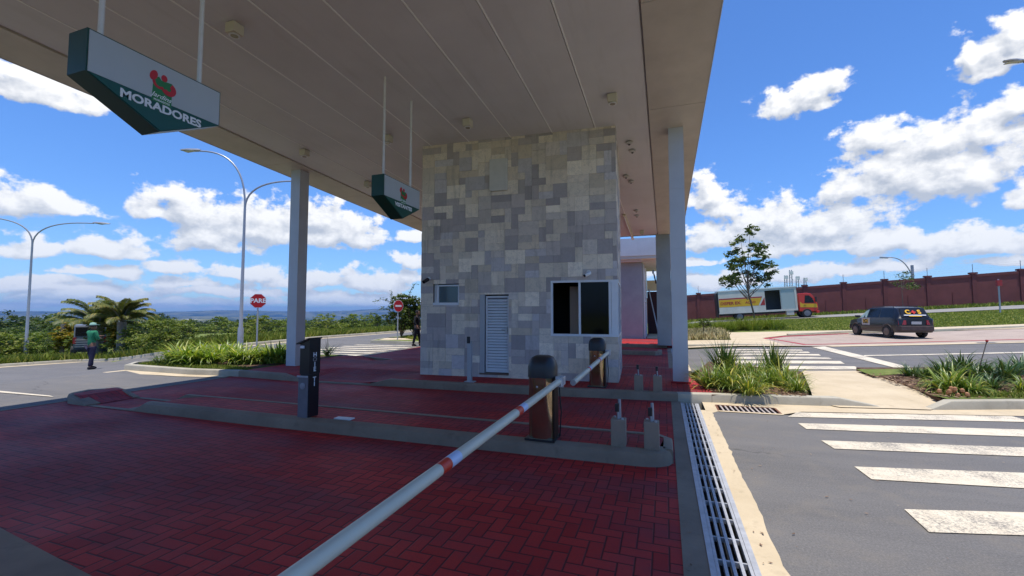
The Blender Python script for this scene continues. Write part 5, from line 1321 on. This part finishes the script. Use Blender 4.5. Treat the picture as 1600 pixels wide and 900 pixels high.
# left bed plants
GL_='broad leaved lily plants in the left bed'
pe=grassclump('lily_plant',31,90,.70,.075,.22,1.25,M['bedleaf'],GL_,'x',erect=.3)
pf=grassclump('lily_plant',32,80,.80,.085,.2,1.0,M['bedleaf'],GL_,'x',erect=.45)
it=[];it2=[]
for k in range(30):
    px=278+k*6.4+rnd.uniform(-5,5); py=np.interp(px,[270,450],[570,566])-rnd.choice([0,0,4,8,13])
    if px<300: py=568
    pos=bp(px,py); s=rnd.uniform(.62,.92)
    (it if k%2 else it2).append((pos,s,rnd.uniform(0,6),'broad leaved green plant in the dense row of the left bed'))
place(pe,it); place(pf,it2)
pg=grassclump('strap_plant',33,40,.7,.03,.08,.9,M['strapd'],None,'x',erect=.3)
place(pg,[(bp(247,568),.7,0,'thin spiky plant alone at the left end of the left bed'),(bp(511,556),1.0,1,'dark red green spiky plant right of the totem behind the island')])

# palms
def palm(px,base,topy,seed,label,reach,nf,trunkpx=28):
    b=G(px,base); d=(b-CP).dot(FW); k=d/FPX; rng=random.Random(seed)
    r=empty('palm_tree',b,label,'palm tree','feathery palms beside the left road'); H=trunkpx*k
    MB().tube([b-Vector((0,0,.3)),b+Vector((0,0,H*.5)),b+Vector((0,0,H))],[.22,.18,.20],10).build('trunk',M['palmtrunk'],r,smooth=True)
    top=b+Vector((0,0,H)); st=MB(); V=[];F=[];T=[]
    for i in range(nf):
        a=2*PI*i/nf*2.4+rng.uniform(-.3,.3); el=rng.uniform(.45,1.45); L=reach*k*rng.uniform(.85,1.1); pts=[];p=Vector(top);th=el
        for s in range(15):
            pts.append(p.copy()); p=p+Vector((math.cos(a)*math.cos(th),math.sin(a)*math.cos(th),math.sin(th)))*L/14; th-=.035+.0105*s
        st.tube(pts,[.035*(1-s/16) for s in range(15)],5)
        side=Vector((-math.sin(a),math.cos(a),0))
        for s in range(2,15):
            for q in range(9):
                f=(s+q/9-.5); c=pts[min(14,int(f))].lerp(pts[min(14,int(f)+1)],f-int(f)); t=(pts[min(14,s)]-pts[s-1]).normalized()
                for sg in (-1,1):
                    ll=L*.23*math.sin(PI*min(1,(s+1)/15.5))**.6*rng.uniform(.8,1.1); dr=(side*sg*.75+t*.75+Vector((0,0,-.10-.25*rng.random()))).normalized(); w=t*.016
                    e=c+dr*ll; mid=c+dr*ll*.55+Vector((0,0,.06)); o=len(V)
                    V+= [tuple(c-w*.6),tuple(c+w*.6),tuple(mid+w),tuple(mid-w),tuple(e+Vector((0,0,-.06)))]
                    F.append((o,o+1,o+2,o+3)); F.append((o+3,o+2,o+4,o+4)); u=rng.random(); T+=[(u,rng.random(),0)]*2
    st.build('frond_stems',M['palmtrunk'],r)
    F=[(f[0],f[1],f[2],f[3]) for f in F]
    # split quads/tri: make the tips thin quads
    V=[tuple(v) for v in V]; F2=[]
    for f in F:
        if f[2]==f[3]:
            V.append((V[f[2]][0]+.004,V[f[2]][1],V[f[2]][2])); F2.append((f[0],f[1],f[2],len(V)-1))
        else: F2.append(f)
    VV=np.array(V)-np.array(b)
    npmesh('fronds',VV,np.array(F2),M['palm'],np.array(T),r)
palm(152,559,460,1,'wide palm with arching feathery fronds left of its twin, behind the man in green',64,28,44)
palm(188,557,455,2,'palm with taller upright fronds right of its twin',48,26,54)
# yellow flowering shrubs left of the palms
for (px,base,topy,w,s,l) in ((22,556,492,50,51,'yellow leaved tree at the far left photo edge'),(98,556,506,44,52,'yellow orange shrub left of the palms'),(178,556,505,30,53,'orange yellow shrub at the foot of the right palm')):
    onetree(px,base,topy,w,M['leafy'],s,l,3000,.2,.2,9,cat='shrub',name='yellow_shrub')
m=MB(); pb_=G(96,556)
tag(MB().tube([pb_-Vector((0,0,.2)),pb_+Vector((0,0,1.9))],.12,8).build('wooden_post',M['palmtrunk']),'pale upright post standing in the verge below the yellow shrub','post')

# ------------------------------------------------------------------ vehicles
def wheel(c,rad,w,ax,parent,hub=None,nm='wheel'):
    """ax: unit vector of the axle"""
    ax=Vector(ax).normalized(); u=Vector((0,0,1)); v=ax.cross(u); 
    def ringv(r,t,n=22): return [Vector(c)+ax*t+(u*math.cos(2*PI*k/n)+v*math.sin(2*PI*k/n))*r for k in range(n)]
    def loft(rings):
        m=MB(); n=len(rings[0]); vs=[p for r_ in rings for p in r_]
        fs=[(i*n+k,i*n+(k+1)%n,(i+1)*n+(k+1)%n,(i+1)*n+k) for i in range(len(rings)-1) for k in range(n)]+[tuple(range(n)),tuple((len(rings)-1)*n+k for k in range(n))]
        return m.add(vs,fs)
    ty=loft([ringv(rad*.66,-w/2),ringv(rad*.95,-w/2),ringv(rad,-w*.35),ringv(rad,w*.35),ringv(rad*.95,w/2),ringv(rad*.66,w/2)]).build(nm,M['tyre'],parent,smooth=True)
    loft([ringv(rad*.62,-w/2-.004),ringv(rad*.64,-w/2-.01),ringv(rad*.5,-w/2-.012),ringv(rad*.15,-w/2-.03)]).build('rim',hub or M['rim'],ty,smooth=True)
    loft([ringv(rad*.62,w/2+.004),ringv(rad*.64,w/2+.01),ringv(rad*.5,w/2+.012),ringv(rad*.15,w/2+.03)]).build('rim',hub or M['rim'],ty,smooth=True)
    return ty

def build_car():
    # local frame: x forward, y left, z up ; origin ground centre
    base=G(1391,529); az=R(-12.); hd=Vector((math.sin(az),math.cos(az),0)); lf_=Vector((-hd.y,hd.x,0))
    c=base+hd*1.2-lf_*.72
    c.z=zT(c.x,c.y)+.02
    r=empty('parked_car',c,'dark dusty hatchback wagon with yellow stickers on door and rear window, in the parking bay','car',rz=math.atan2(hd.y,hd.x)); r.scale=(.93,.96,.98)
    mt=chain(r)
    def T(x,y,z): return mt@Vector((x,y,z))
    # stations along x: (x, halfwidth_low, halfwidth_belt, z_bottom, z_belt, halfwidth_roof, z_roof)
    st=[(-1.92,.70,.70,.34,.84,.67,.88),(-1.87,.77,.77,.26,.88,.66,.94),(-1.74,.79,.78,.24,.90,.62,1.14),(-1.56,.80,.79,.24,.91,.60,1.40),
        (-1.3,.80,.79,.24,.91,.58,1.44),(-.4,.80,.79,.24,.90,.58,1.46),(.35,.80,.79,.24,.89,.58,1.43),(.62,.80,.79,.24,.88,.57,1.34),
        (1.12,.80,.78,.24,.87,.62,.93),(1.22,.79,.77,.24,.86,.66,.89),(1.75,.77,.74,.26,.78,.62,.80),(1.92,.72,.70,.32,.66,.60,.70),(1.97,.66,.64,.38,.58,.56,.60)]
    V=[]
    for (x,wl,wb,z0,zb,wr,zr) in st:
        for (y,z) in ((wl*.94,z0),(wl,z0+.10),(wb+.01,(z0+zb)/2+.05),(wb,zb),(wr,zr),(wr*.55,zr+.025),(0,zr+.03)): V.append((x,y,z))
    k=7;n=len(st); vs=[T(*v) for v in V]+[T(v[0],-v[1],v[2]) for v in V]; o=n*k; F=[];GLS=[]
    for i in range(n-1):
        for q in range(k-1):
            a=(i*k+q,(i+1)*k+q,(i+1)*k+q+1,i*k+q+1); b=tuple(o+t for t in (a[3],a[2],a[1],a[0]))
            F+= [a,b]
        F.append((i*k,o+i*k,o+(i+1)*k,(i+1)*k))
    F.append(tuple(range(k))+tuple(o+q for q in range(k-1,-1,-1))); F.append(tuple((n-1)*k+q for q in range(k-1,-1,-1))+tuple(o+(n-1)*k+q for q in range(k)))
    body=MB().add(vs,F).build('body',M['carp'],r,smooth=True)
    # glazing: thin plates just proud of the greenhouse
    def side_y(x,z):  # halfwidth at x and z between belt and roof
        for a,b in zip(st[:-1],st[1:]):
            if a[0]<=x<=b[0]:
                t=(x-a[0])/(b[0]-a[0]); wb=a[2]+(b[2]-a[2])*t; zb=a[4]+(b[4]-a[4])*t; wr=a[5]+(b[5]-a[5])*t; zr=a[6]+(b[6]-a[6])*t
                s=(z-zb)/(zr-zb); return wb+(wr-wb)*max(0,min(1,s))
        return .7
    def sidepane(nm,pts,sg,mt_):
        m=MB(); a=[T(x,sg*(side_y(x,z)+.006),z) for x,z in pts]; b=[T(x,sg*(side_y(x,z)-.01),z) for x,z in pts]; n_=len(pts)
        m.add(a+b,[tuple(range(n_)),tuple(range(2*n_-1,n_-1,-1))]+[(i,(i+1)%n_,n_+(i+1)%n_,n_+i) for i in range(n_)]); m.build(nm,mt_,r)
    for sg in (1,-1):
        sidepane('side_window',[(-1.60,.96),(-.62,.95),(-.62,1.37),(-1.46,1.35)],sg,M['cglass'])
        sidepane('side_window',[(-.54,.95),(.30,.94),(.30,1.36),(-.54,1.37)],sg,M['cglass'])
        sidepane('side_window',[(.36,.94),(1.00,.93),(.62,1.28),(.36,1.35)],sg,mat('pale_opaque_glass',(.30,.42,.42),.1) if sg==1 else M['cglass'])  # front left pane is opaque and paler than the other car windows
        m=MB(); m.box(T(.98,sg*.86,.99),(.12,.20,.12),(0,0,r.rotation_euler[2])); m.build('mirror',M['black'],r,bevel=.02)
        m=MB(); m.add([T(x,sg*(.825),z) for x,z in ((-1.1,.50),(1.05,.50),(1.05,.56),(-1.1,.56))]+[T(x,sg*(.79),z) for x,z in ((-1.1,.50),(1.05,.50),(1.05,.56),(-1.1,.56))],[(0,1,2,3),(7,6,5,4),(0,4,5,1),(1,5,6,2),(2,6,7,3),(3,7,4,0)]); m.build('side_strip',M['carb'],r)
        m=MB(); m.add([T(-1.885+dx,sg*y,z) for dx in (0,.04) for y,z in ((.50,.66),(.74,.66),(.74,.86),(.50,.86))],[(0,1,2,3),(7,6,5,4),(0,4,5,1),(1,5,6,2),(2,6,7,3),(3,7,4,0)]); 
        m=MB(); m.add([T(x,sg*y,z) for x,y,z in ((-1.945,.44,.62),(-1.90,.755,.62),(-1.885,.755,.83),(-1.935,.44,.83),(-1.85,.44,.62),(-1.80,.77,.62),(-1.80,.77,.83),(-1.85,.44,.83))],[(0,1,2,3),(7,6,5,4),(0,4,5,1),(1,5,6,2),(2,6,7,3),(3,7,4,0)]); m.build('tail_light',M['tail'],r)
        wheel(T(-1.17,sg*.74,.275),.285,.17,lf_*1,r); wheel(T(1.25,sg*.74,.275),.285,.17,lf_*1,r)
        for xw in (-1.17,1.25):
            m=MB(); pts=[]
            for q in range(15):
                a_=PI*q/14; pts.append(T(xw+.36*math.cos(a_),sg*.795,.27+.36*math.sin(a_)))
            m.tube(pts,.028,6); m.build('wheel_arch',M['carb'],r,smooth=True)
    # rear window, on the sloping hatch
    def hatch(y,t): # t 0 belt ..1 roof
        x=-1.86+(-1.58+1.86)*t; z=.95+(1.37-.95)*t; return x,z
    m=MB(); q=[(-.60,.0),(.60,.0),(.50,1.),(-.50,1.)]
    a=[];b=[]
    for y,t in q: x,z=hatch(y,t); a.append(T(x-.045,y,z+.01)); b.append(T(x,y,z-.04))
    m.add(a+b,[(0,1,2,3),(7,6,5,4),(0,4,5,1),(1,5,6,2),(2,6,7,3),(3,7,4,0)]); rw=m.build('rear_window',mat('hatch_glass',(.018,.019,.022),.15,spec=.4),r)
    up_=(T(-1.58,0,1.37)-T(-1.86,0,.95)).normalized(); nrm=Vector((-hd.x,-hd.y,0))
    xdir=-lf_
    cc=T(-1.735,0,1.185)-hd*.05+Vector((0,0,.012))
    text_obj('window_lettering','C',.30,cc-xdir*.24+up_*.02,xdir,up_,M['yel'],rw,bold=.012,extrude=.004)
    text_obj('window_lettering','S',.30,cc+xdir*.24+up_*.02,xdir,up_,M['yel'],rw,bold=.012,extrude=.004)
    text_obj('window_lettering','+',.34,cc,xdir,up_,M['redst'],rw,bold=.014,extrude=.005)
    m=MB(); 
    for dz,hw_,mt_ in ((-.15,.46,M['text']),(-.20,.26,M['yel'])):
        c2=cc+up_*dz; nn=xdir.cross(up_).normalized(); m=MB(); m.add([c2+xdir*a_*hw_+up_*b_*.017+nn*d_ for d_ in (-.006,.006) for a_,b_ in ((-1,-1),(1,-1),(1,1),(-1,1))],[(0,1,2,3),(7,6,5,4),(0,4,5,1),(1,5,6,2),(2,6,7,3),(3,7,4,0)]); m.build('window_strip',mt_,rw)
    # door sticker
    m=MB(); pts=[(.10,.52),(.72,.52),(.72,.92),(.10,.92)]
    a=[T(x,.805+.003,z) for x,z in pts]; b=[T(x,.78,z) for x,z in pts]; m.add(a+b,[(0,1,2,3),(7,6,5,4),(0,4,5,1),(1,5,6,2),(2,6,7,3),(3,7,4,0)]); ds=m.build('door_sticker',mat('sticker_white',(.5,.45,.42),.5),r)
    m=MB(); pts=[(.20,.64),(.62,.64),(.62,.86),(.20,.86)]; a=[T(x,.812,z) for x,z in pts]; b=[T(x,.80,z) for x,z in pts]; m.add(a+b,[(0,1,2,3),(7,6,5,4),(0,4,5,1),(1,5,6,2),(2,6,7,3),(3,7,4,0)]); m.build('sticker_patch',M['black'],ds)
    text_obj('sticker_lettering','C+S',.22,T(.41,.815,.75),-hd,(0,0,1),M['yel'],ds,bold=.006,extrude=.003)
    # bumpers, plate, roof rack
    m=MB(); m.add([T(x,y,z) for x,y,z in ((-2.02,-.70,.34),(-2.02,.70,.34),(-2.02,.70,.56),(-2.02,-.70,.56),(-1.80,-.81,.32),(-1.80,.81,.32),(-1.80,.81,.58),(-1.80,-.81,.58))],[(0,1,2,3),(7,6,5,4),(0,4,5,1),(1,5,6,2),(2,6,7,3),(3,7,4,0)]); m.build('rear_bumper',M['carb'],r,bevel=.025)
    m=MB(); m.add([T(x,y,z) for x,y,z in ((2.06,-.66,.34),(2.06,.66,.34),(2.06,.66,.56),(2.06,-.66,.56),(1.80,-.79,.32),(1.80,.79,.32),(1.80,.79,.58),(1.80,-.79,.58))],[(0,1,2,3),(7,6,5,4),(0,4,5,1),(1,5,6,2),(2,6,7,3),(3,7,4,0)]); m.build('front_bumper',M['carb'],r,bevel=.025)
    m=MB(); m.add([T(x,y,z) for x in (-1.955,-1.93) for y,z in ((-.22,.64),(.22,.64),(.22,.77),(-.22,.77))],[(0,1,3,2) if False else (0,1,2,3),(7,6,5,4),(0,4,5,1),(1,5,6,2),(2,6,7,3),(3,7,4,0)]); m.build('number_plate',mat('plate_grey',(.4,.4,.4),.5),r)
    for sg in (1,-1):
        MB().tube([T(-1.3,sg*.54,1.455),T(-1.25,sg*.54,1.50),T(.2,sg*.54,1.51),T(.28,sg*.54,1.46)],.016,6).build('roof_rail',M['black'],r)
build_car()

def build_truck():
    y0=49.1; zb=zT(9,50)
    x0,x1=5.30,12.29
    # ground slope along x: tilt the lorry with the road
    sl=.066*40/45.
    r=empty('delivery_truck',(8.5,50.1,zT(8.5,50.1)),'white box truck with yellow band, open side door and red cab','truck')
    r.rotation_euler=(0,-math.atan(sl),0); mt=chain(r)
    def T(x,y,z): return mt@Vector((x-8.5,y-50.1,z))
    def B_(m,xa,xb,ya,yb,za,zb_): m.add([T(x,y,z) for x in(xa,xb) for y in(ya,yb) for z in(za,zb_)],[(0,1,3,2),(4,6,7,5),(0,4,5,1),(2,3,7,6),(0,2,6,4),(1,5,7,3)]); return m
    y1=51.3; zt=3.02; z0=.82
    dx0,dx1=9.56,10.90                   # open doorway
    m=MB(); B_(m,x0,dx0,y0,y0+.05,z0,zt); B_(m,dx0,x1,y0,y0+.05,zt-.18,zt); B_(m,dx0,x1,y0,y0+.05,z0,z0+.10); B_(m,dx1,x1,y0+.06,y0+.10,z0+.10,zt-.18)
    B_(m,x1-.18,x1,y0,y0+.05,z0+.10,zt-.18); B_(m,x0,x1,y1-.05,y1,z0,zt); B_(m,x0,x0+.05,y0,y1,z0,zt); B_(m,x1-.05,x1,y0+.05,y1,z0,zt); B_(m,x0,x1,y0,y1,z0-.08,z0)
    box=m.build('cargo_box',M['boxw'],r)
    m=MB(); B_(m,x0-.02,x1+.02,y0-.03,y1+.03,zt,zt+.10); m.build('box_roof',mat('box_roof_white',(.8,.8,.78),.5),r)
    m=MB(); B_(m,x0+.06,x1-.06,y1-.12,y1-.06,z0,zt-.02)
    for k in range(9): B_(m,x0+.06,x1-.06,y1-.15,y1-.12,z0+.2+k*.22,z0+.26+k*.22)
    m.build('box_lining',M['boxin'],r)
    m=MB(); B_(m,dx1+.06,x1-.2,y0+.02,y0+.058,z0+.11,zt-.19); m.build('sliding_door',mat('door_greyblue',(.42,.48,.46),.5,var=.06),r)
    def plate(nm,pts,d,mt_): 
        m=MB(); a=[T(x,y0-d,z) for x,z in pts]; b=[T(x,y0-.001,z) for x,z in pts]; n=len(pts); m.add(a+b,[tuple(range(n)),tuple(range(2*n-1,n-1,-1))]+[(i,(i+1)%n,n+(i+1)%n,n+i) for i in range(n)]); return m.build(nm,mt_,box)
    plate('yellow_band',[(x0+.08,1.42),(8.94,1.42),(9.28,2.16),(x0+.08,2.16)],.006,M['yel'])
    plate('red_stripe',[(x0+.08,2.18),(9.29,2.18),(9.31,2.30),(x0+.08,2.30)],.008,M['redv'])
    plate('red_triangle',[(9.08,1.42),(9.52,1.42),(9.52,2.22)],.008,M['redv'])
    text_obj('lettering','DISPER EX.',.40,T(6.45,y0-.008,1.78),T(1,0,0)-T(0,0,0),(0,0,1),M['redv'],box,bold=.012,extrude=.003)
    text_obj('lettering','AÇÃO',.32,T(8.25,y0-.008,1.78),T(1,0,0)-T(0,0,0),(0,0,1),M['redv'],box,bold=.008,extrude=.003)
    m=MB(); B_(m,x0+.2,x1+1.4,y0+.55,y0+.70,.55,.74); B_(m,x0+.2,x1+1.4,y1-.7,y1-.55,.55,.74); m.build('chassis',M['black'],r)
    m=MB(); B_(m,11.3,11.95,y0+.02,y0+.5,.30,.74); m.build('fuel_tank',mat('tank_pale',(.55,.5,.42),.5),r,bevel=.04)
    m=MB(); B_(m,x0-.12,x0-.02,y0+.05,y1-.05,.45,2.9); m.build('rear_doors',M['black'],r)
    # cab
    prof=[(11.15,.62),(12.55,.55),(12.72,.75),(12.72,1.25),(12.40,2.05),(12.22,2.30),(11.9,2.36),(11.15,2.36)]
    cab=MB().prism(prof,lambda p:T(p[0]+1.28,y0+.12,p[1]),lambda p:T(p[0]+1.28,y1-.12,p[1])).build('cab',M['cabred'],r,bevel=.04)
    def cp(nm,pts,d,mt_,par=cab): MB().prism(pts,lambda p:T(p[0]+1.28,y0+.12-d,p[1]),lambda p:T(p[0]+1.28,y0+.125,p[1])).build(nm,mt_,par)
    cp('side_window',[(11.62,1.42),(12.46,1.38),(12.30,1.85),(12.05,2.12),(11.72,2.14)],.008,M['cglass'])
    cp('yellow_band',[(11.25,1.02),(12.66,.92),(12.62,1.28),(11.45,1.36),(11.25,1.55)],.006,M['yel'])
    m=MB(); m.add([T(x+1.28,y,z) for x,y,z in ((12.745,y0+.25,1.25),(12.745,y1-.25,1.25),(12.43,y1-.25,2.05),(12.43,y0+.25,2.05),(12.70,y0+.25,1.25),(12.70,y1-.25,1.25),(12.38,y1-.25,2.05),(12.38,y0+.25,2.05))],[(0,1,2,3),(7,6,5,4),(0,4,5,1),(1,5,6,2),(2,6,7,3),(3,7,4,0)]); m.build('windscreen',M['cglass'],cab)
    cp('door_handle',[(11.55,1.18),(11.72,1.18),(11.72,1.23),(11.55,1.23)],.03,M['black'])
    m=MB(); B_(m,13.78,13.90,y0-.05,y0+.06,1.45,1.95); m.build('mirror',M['black'],r)
    m=MB(); B_(m,13.83,14.08,y0+.12,y1-.12,.40,.62); m.build('bumper',M['cabred'],r,bevel=.03)
    for x in (13.05,7.2):
        for y in (y0+.22,y1-.22): wheel(T(x,y,.42),.42,.28,(0,1,0),r,M['greyp'])
build_truck()

def build_van():
    p=G(139,557)
    f=Vector((CP.x-p.x,CP.y-p.y,0)).normalized(); s_=Vector((-f.y,f.x,0))
    r=empty('grey_van',p,'grey van seen from behind, standing on the verge behind the man in green','van',rz=math.atan2(f.y,f.x)); mt=chain(r)
    def T(x,y,z): return mt@Vector((x,y,z))
    prof=[(-3.4,.35),(0,.30),(.05,.6),(0.02,1.15),(-.12,1.72),(-.3,1.80),(-2.4,1.80),(-2.9,1.25),(-3.4,1.05)]
    body=MB().prism(prof,lambda q:T(q[0],-.66,q[1]),lambda q:T(q[0],.66,q[1])).build('body',M['vanp'],r,bevel=.05)
    def bxp(nm,xa,xb,ya,yb,za,zb,mt_): m=MB(); m.add([T(x,y,z) for x in(xa,xb) for y in(ya,yb) for z in(za,zb)],[(0,1,3,2),(4,6,7,5),(0,4,5,1),(2,3,7,6),(0,2,6,4),(1,5,7,3)]); return m.build(nm,mt_,r)
    MB().prism([(.035,1.18),(-.10,1.66),(-.14,1.66),(-.02,1.18)],lambda q:T(q[0],-.6,q[1]),lambda q:T(q[0],.6,q[1])).build('rear_window',M['cglass'],r)
    for k in range(4): bxp('trim_slat',.045,.075,-.60,.60,.55+.13*k,.59+.13*k,M['postg'])
    bxp('rear_bumper',0,.12,-.72,.72,.28,.44,M['black'])
    for sg in (-1,1):
        bxp('tail_light',.03,.07,sg*.62-.07,sg*.62+.07,.75,1.1,M['tail'])
        for x in (-.65,-2.7): wheel(T(x,sg*.66,.30),.30,.2,s_,r)
build_van()

# ------------------------------------------------------------------ people
def skinbody(name,joints,edges,rad,material,parent,root=0,sub=1):
    me=bpy.data.meshes.new(name); me.from_pydata([tuple(j) for j in joints],edges,[]); o=bpy.data.objects.new(name,me); COL.objects.link(o)
    md=o.modifiers.new('skin','SKIN'); md.use_smooth_shade=True
    sv=me.skin_vertices[0].data
    for i,rr in enumerate(rad): sv[i].radius=(rr,rr) if not isinstance(rr,tuple) else rr; sv[i].use_root=(i==root)
    sb=o.modifiers.new('sub','SUBSURF'); sb.levels=sub; sb.render_levels=sub
    dg=bpy.context.evaluated_depsgraph_get(); m2=bpy.data.meshes.new_from_object(o.evaluated_get(dg))
    COL.objects.unlink(o); bpy.data.objects.remove(o)
    m2.materials.clear(); m2.materials.append(material); m2.transform(chain(parent).inverted())
    for p in m2.polygons: p.use_smooth=True
    q=bpy.data.objects.new(name,m2); COL.objects.link(q); q.parent=parent; return q
def person(base,face,H,label,arms,mats,cap=None,step=.10):
    """base: ground point, face: heading angle; arms: two (elbow,wrist) in local (fwd, left, up) fractions of H"""
    r=empty('person',base,label,'person',rz=face); mt=chain(r)
    def T(f,l,u): return mt@Vector((f*H,l*H,u*H))
    skin,shirt,trs,shoe,hair=mats
    J=[T(0,0,.53),T(0,0,.60),T(.005,0,.70),T(.0,0,.79),T(.0,0,.835),T(.01,0,.862)]; rad=[(.082*H,.062*H),(.072*H,.055*H),(.085*H,.06*H),(.065*H,.05*H),.03*H,.028*H]
    E=[(0,1),(1,2),(2,3),(3,4),(4,5)]
    for s,(el,wr) in zip((1,-1),arms):
        i=len(J); J+= [T(0,s*.095,.805),T(*el),T(*wr)]; rad+=[.036*H,.027*H,.019*H]; E+=[(3,i),(i,i+1),(i+1,i+2)]
        # palm + fingers
        d=(Vector(wr)-Vector(el)).normalized(); side=Vector((d.y,-d.x,0)).normalized() if abs(d.z)<.9 else Vector((1,0,0)); k=len(J)
        w=Vector(wr); J.append(T(*(w+d*.03))); rad.append(.018*H); E.append((i+2,k))
        for q in range(4):
            c=w+d*.05+side*(q-1.5)*.011; e=c+d*(.040-.006*abs(q-1.5))+Vector((.006,0,-.006)); J+=[T(*c),T(*e)]; rad+=[.0055*H,.0045*H]; E+=[(k,len(J)-2),(len(J)-2,len(J)-1)]
        J.append(T(*(w+d*.035+side*.03))); rad.append(.006*H); E.append((k,len(J)-1))
    for s in (1,-1):
        i=len(J); st_=step*s*.5; J+=[T(0,s*.052,.50),T(st_*.5+.012,s*.058,.28),T(st_,s*.06,.055),T(st_+.01,s*.062,.028),T(st_+.085,s*.068,.02)]; rad+=[.057*H,.036*H,.024*H,.024*H,.018*H]; E+=[(0,i),(i,i+1),(i+1,i+2),(i+2,i+3),(i+3,i+4)]
    b=skinbody('body',J,E,rad,skin,r)
    # head with face, ears
    hc=T(.015,0,.925); hm=MB(); n=16
    vs=[];rows=[(-.072,.010,.0),(-.066,.030,.022),(-.050,.040,.014),(-.02,.047,.004),(.01,.051,.0),(.035,.048,-.002),(.056,.034,-.004),(.068,.004,-.004)]
    for (z,rr,fx) in rows:
        for k in range(n):
            a=2*PI*k/n; ff=rr*1.12*math.cos(a)+fx; l=rr*.86*math.sin(a)
            if k==0 and -.03<z<.0: ff+=.012
            if k in (1,n-1) and 0<z<.02: ff-=.004
            vs.append(mt@Vector(((.015+ff)*H,l*H,(.925+z)*H)))
    fs=[(i*n+k,i*n+(k+1)%n,(i+1)*n+(k+1)%n,(i+1)*n+k) for i in range(len(rows)-1) for k in range(n)]+[tuple(range(n)),tuple((len(rows)-1)*n+k for k in range(n))]
    hm.add(vs,fs)
    for s in (-1,1): hm.lathe(T(.01,s*.045,.925),[(.004*H,-.012*H),(.011*H,0),(.004*H,.013*H)],8)
    hm.build('head',skin,r,smooth=True)
    # clothing: shells slightly larger than the body
    JS=[T(0,0,.475),T(0,0,.60),T(.005,0,.70),T(.0,0,.79),T(0,0,.83)]; RS=[(.098*H,.078*H),(.085*H,.066*H),(.096*H,.070*H),(.076*H,.058*H),(.036*H,.036*H)]; ES=[(0,1),(1,2),(2,3),(3,4)]
    for s,(el,wr) in zip((1,-1),arms):
        i=len(JS); JS+=[T(0,s*.10,.805),T(*el),T(*(Vector(el).lerp(Vector(wr),.8)))]; RS+=[.044*H,.035*H,.028*H]; ES+=[(3,i),(i,i+1),(i+1,i+2)]
    skinbody('shirt',JS,ES,RS,shirt,r)
    JP=[T(0,0,.53)]; RP=[(.088*H,.068*H)]; EP=[]
    for s in (1,-1):
        i=len(JP); st_=step*s*.5; JP+=[T(0,s*.052,.47),T(st_*.5+.012,s*.058,.28),T(st_,s*.06,.06)]; RP+=[.064*H,.046*H,.038*H]; EP+=[(0,i),(i,i+1),(i+1,i+2)]
    skinbody('trousers',JP,EP,RP,trs,r)
    for s in (1,-1):
        st_=step*s*.5; m=MB(); m.tube([T(st_-.03,s*.062,.03),T(st_+.02,s*.064,.034),T(st_+.07,s*.068,.022),T(st_+.10,s*.07,.016)],[.026*H,.032*H,.026*H,.014*H],10); m.build('shoe',shoe,r,smooth=True)
    hair_m=MB(); hair_m.lathe(T(.005,0,.95),[(.052*H,-.03*H),(.056*H,.0),(.050*H,.025*H),(.03*H,.045*H),(.004*H,.052*H)],16); hr=hair_m.build('hair',hair,r,smooth=True)
    if cap:
        m=MB(); m.lathe(T(.008,0,.965),[(.058*H,-.012*H),(.058*H,.01*H),(.045*H,.034*H),(.01*H,.044*H)],16); m.prism([(.03,-.04),(.11,-.03),(.12,0),(.11,.03),(.03,.04)],lambda p:T(p[0]+.01,p[1],.955),lambda p:T(p[0]+.01,p[1],.962)); m.build('cap',cap,r,smooth=True)
    return r
pp_=PD(141,577,16.8); pp_.z=zT(pp_.x,pp_.y)
q=ray(141,577); t=10.
while (CP+q*t).z>zT((CP+q*t).x,(CP+q*t).y)+.01: t+=.02
pp_=CP+q*t
toc=math.atan2(CP.y-pp_.y,CP.x-pp_.x)
person(pp_,toc+R(120),1.72,'man in green long sleeved shirt and navy trousers standing on the left road',
       [((.05,.135,.66),(.16,.05,.70)),((.03,-.13,.66),(.13,-.02,.66))],(M['skin'],M['shirt'],M['trous'],M['blk'],M['blk']),cap=M['capg'])
pd_=P(651,541); 
person((pd_.x,pd_.y,.01),math.atan2(CP.y-pd_.y,CP.x-pd_.x)+R(70),1.70,'person in black clothes half hidden behind the left edge of the stone tower',
       [((-.02,.14,.65),(.04,.12,.52)),((-.02,-.14,.65),(.05,-.12,.55))],(M['skin'],M['blk'],M['blk'],M['blk'],M['blk']),step=.16)

# ------------------------------------------------------------------ air
def haze():
    m=MB().bx(-12500,9800,-9800,12500,-420,175); ma=bpy.data.materials.new('haze_air'); ma.use_nodes=True; nt=ma.node_tree
    nt.nodes.remove(nt.nodes['Principled BSDF']); v=nt.nodes.new('ShaderNodeVolumePrincipled')
    v.inputs['Color'].default_value=(.20,.42,.86,1); v.inputs['Density'].default_value=HAZE; v.inputs['Anisotropy'].default_value=.2
    nt.links.new(v.outputs[0],[n for n in nt.nodes if n.type=='OUTPUT_MATERIAL'][0].inputs['Volume'])
    o=m.build('haze',ma); o['kind']='stuff'
HAZE=1.05e-4
haze()
def scatter_leaves():
    rng=np.random.default_rng(12); C=[]
    for _ in range(60): C.append((rng.choice([.10,.14,.57,.62])+rng.normal()*.02,rng.uniform(2.4,8),.014))
    for _ in range(70): C.append((rng.uniform(.7,3.4),rng.uniform(3,8.2),.012))
    for _ in range(25): C.append((rng.uniform(-6,-.3),rng.uniform(1.6,4.6),.008))
    C=np.array(C); V,F=leafquads(C,.03,rng,.2); V=V.reshape(-1,4,3); V[:,:,2]=C[:,None,2]+np.abs(V[:,:,2]-C[:,None,2])*.3
    o=npmesh('fallen_leaves',V.reshape(-1,3),F,mul,rng.random((len(F),3))); tag(o,'few dry leaves and grit scattered by the drain and on the asphalt','leaves',kind='stuff')
scatter_leaves()
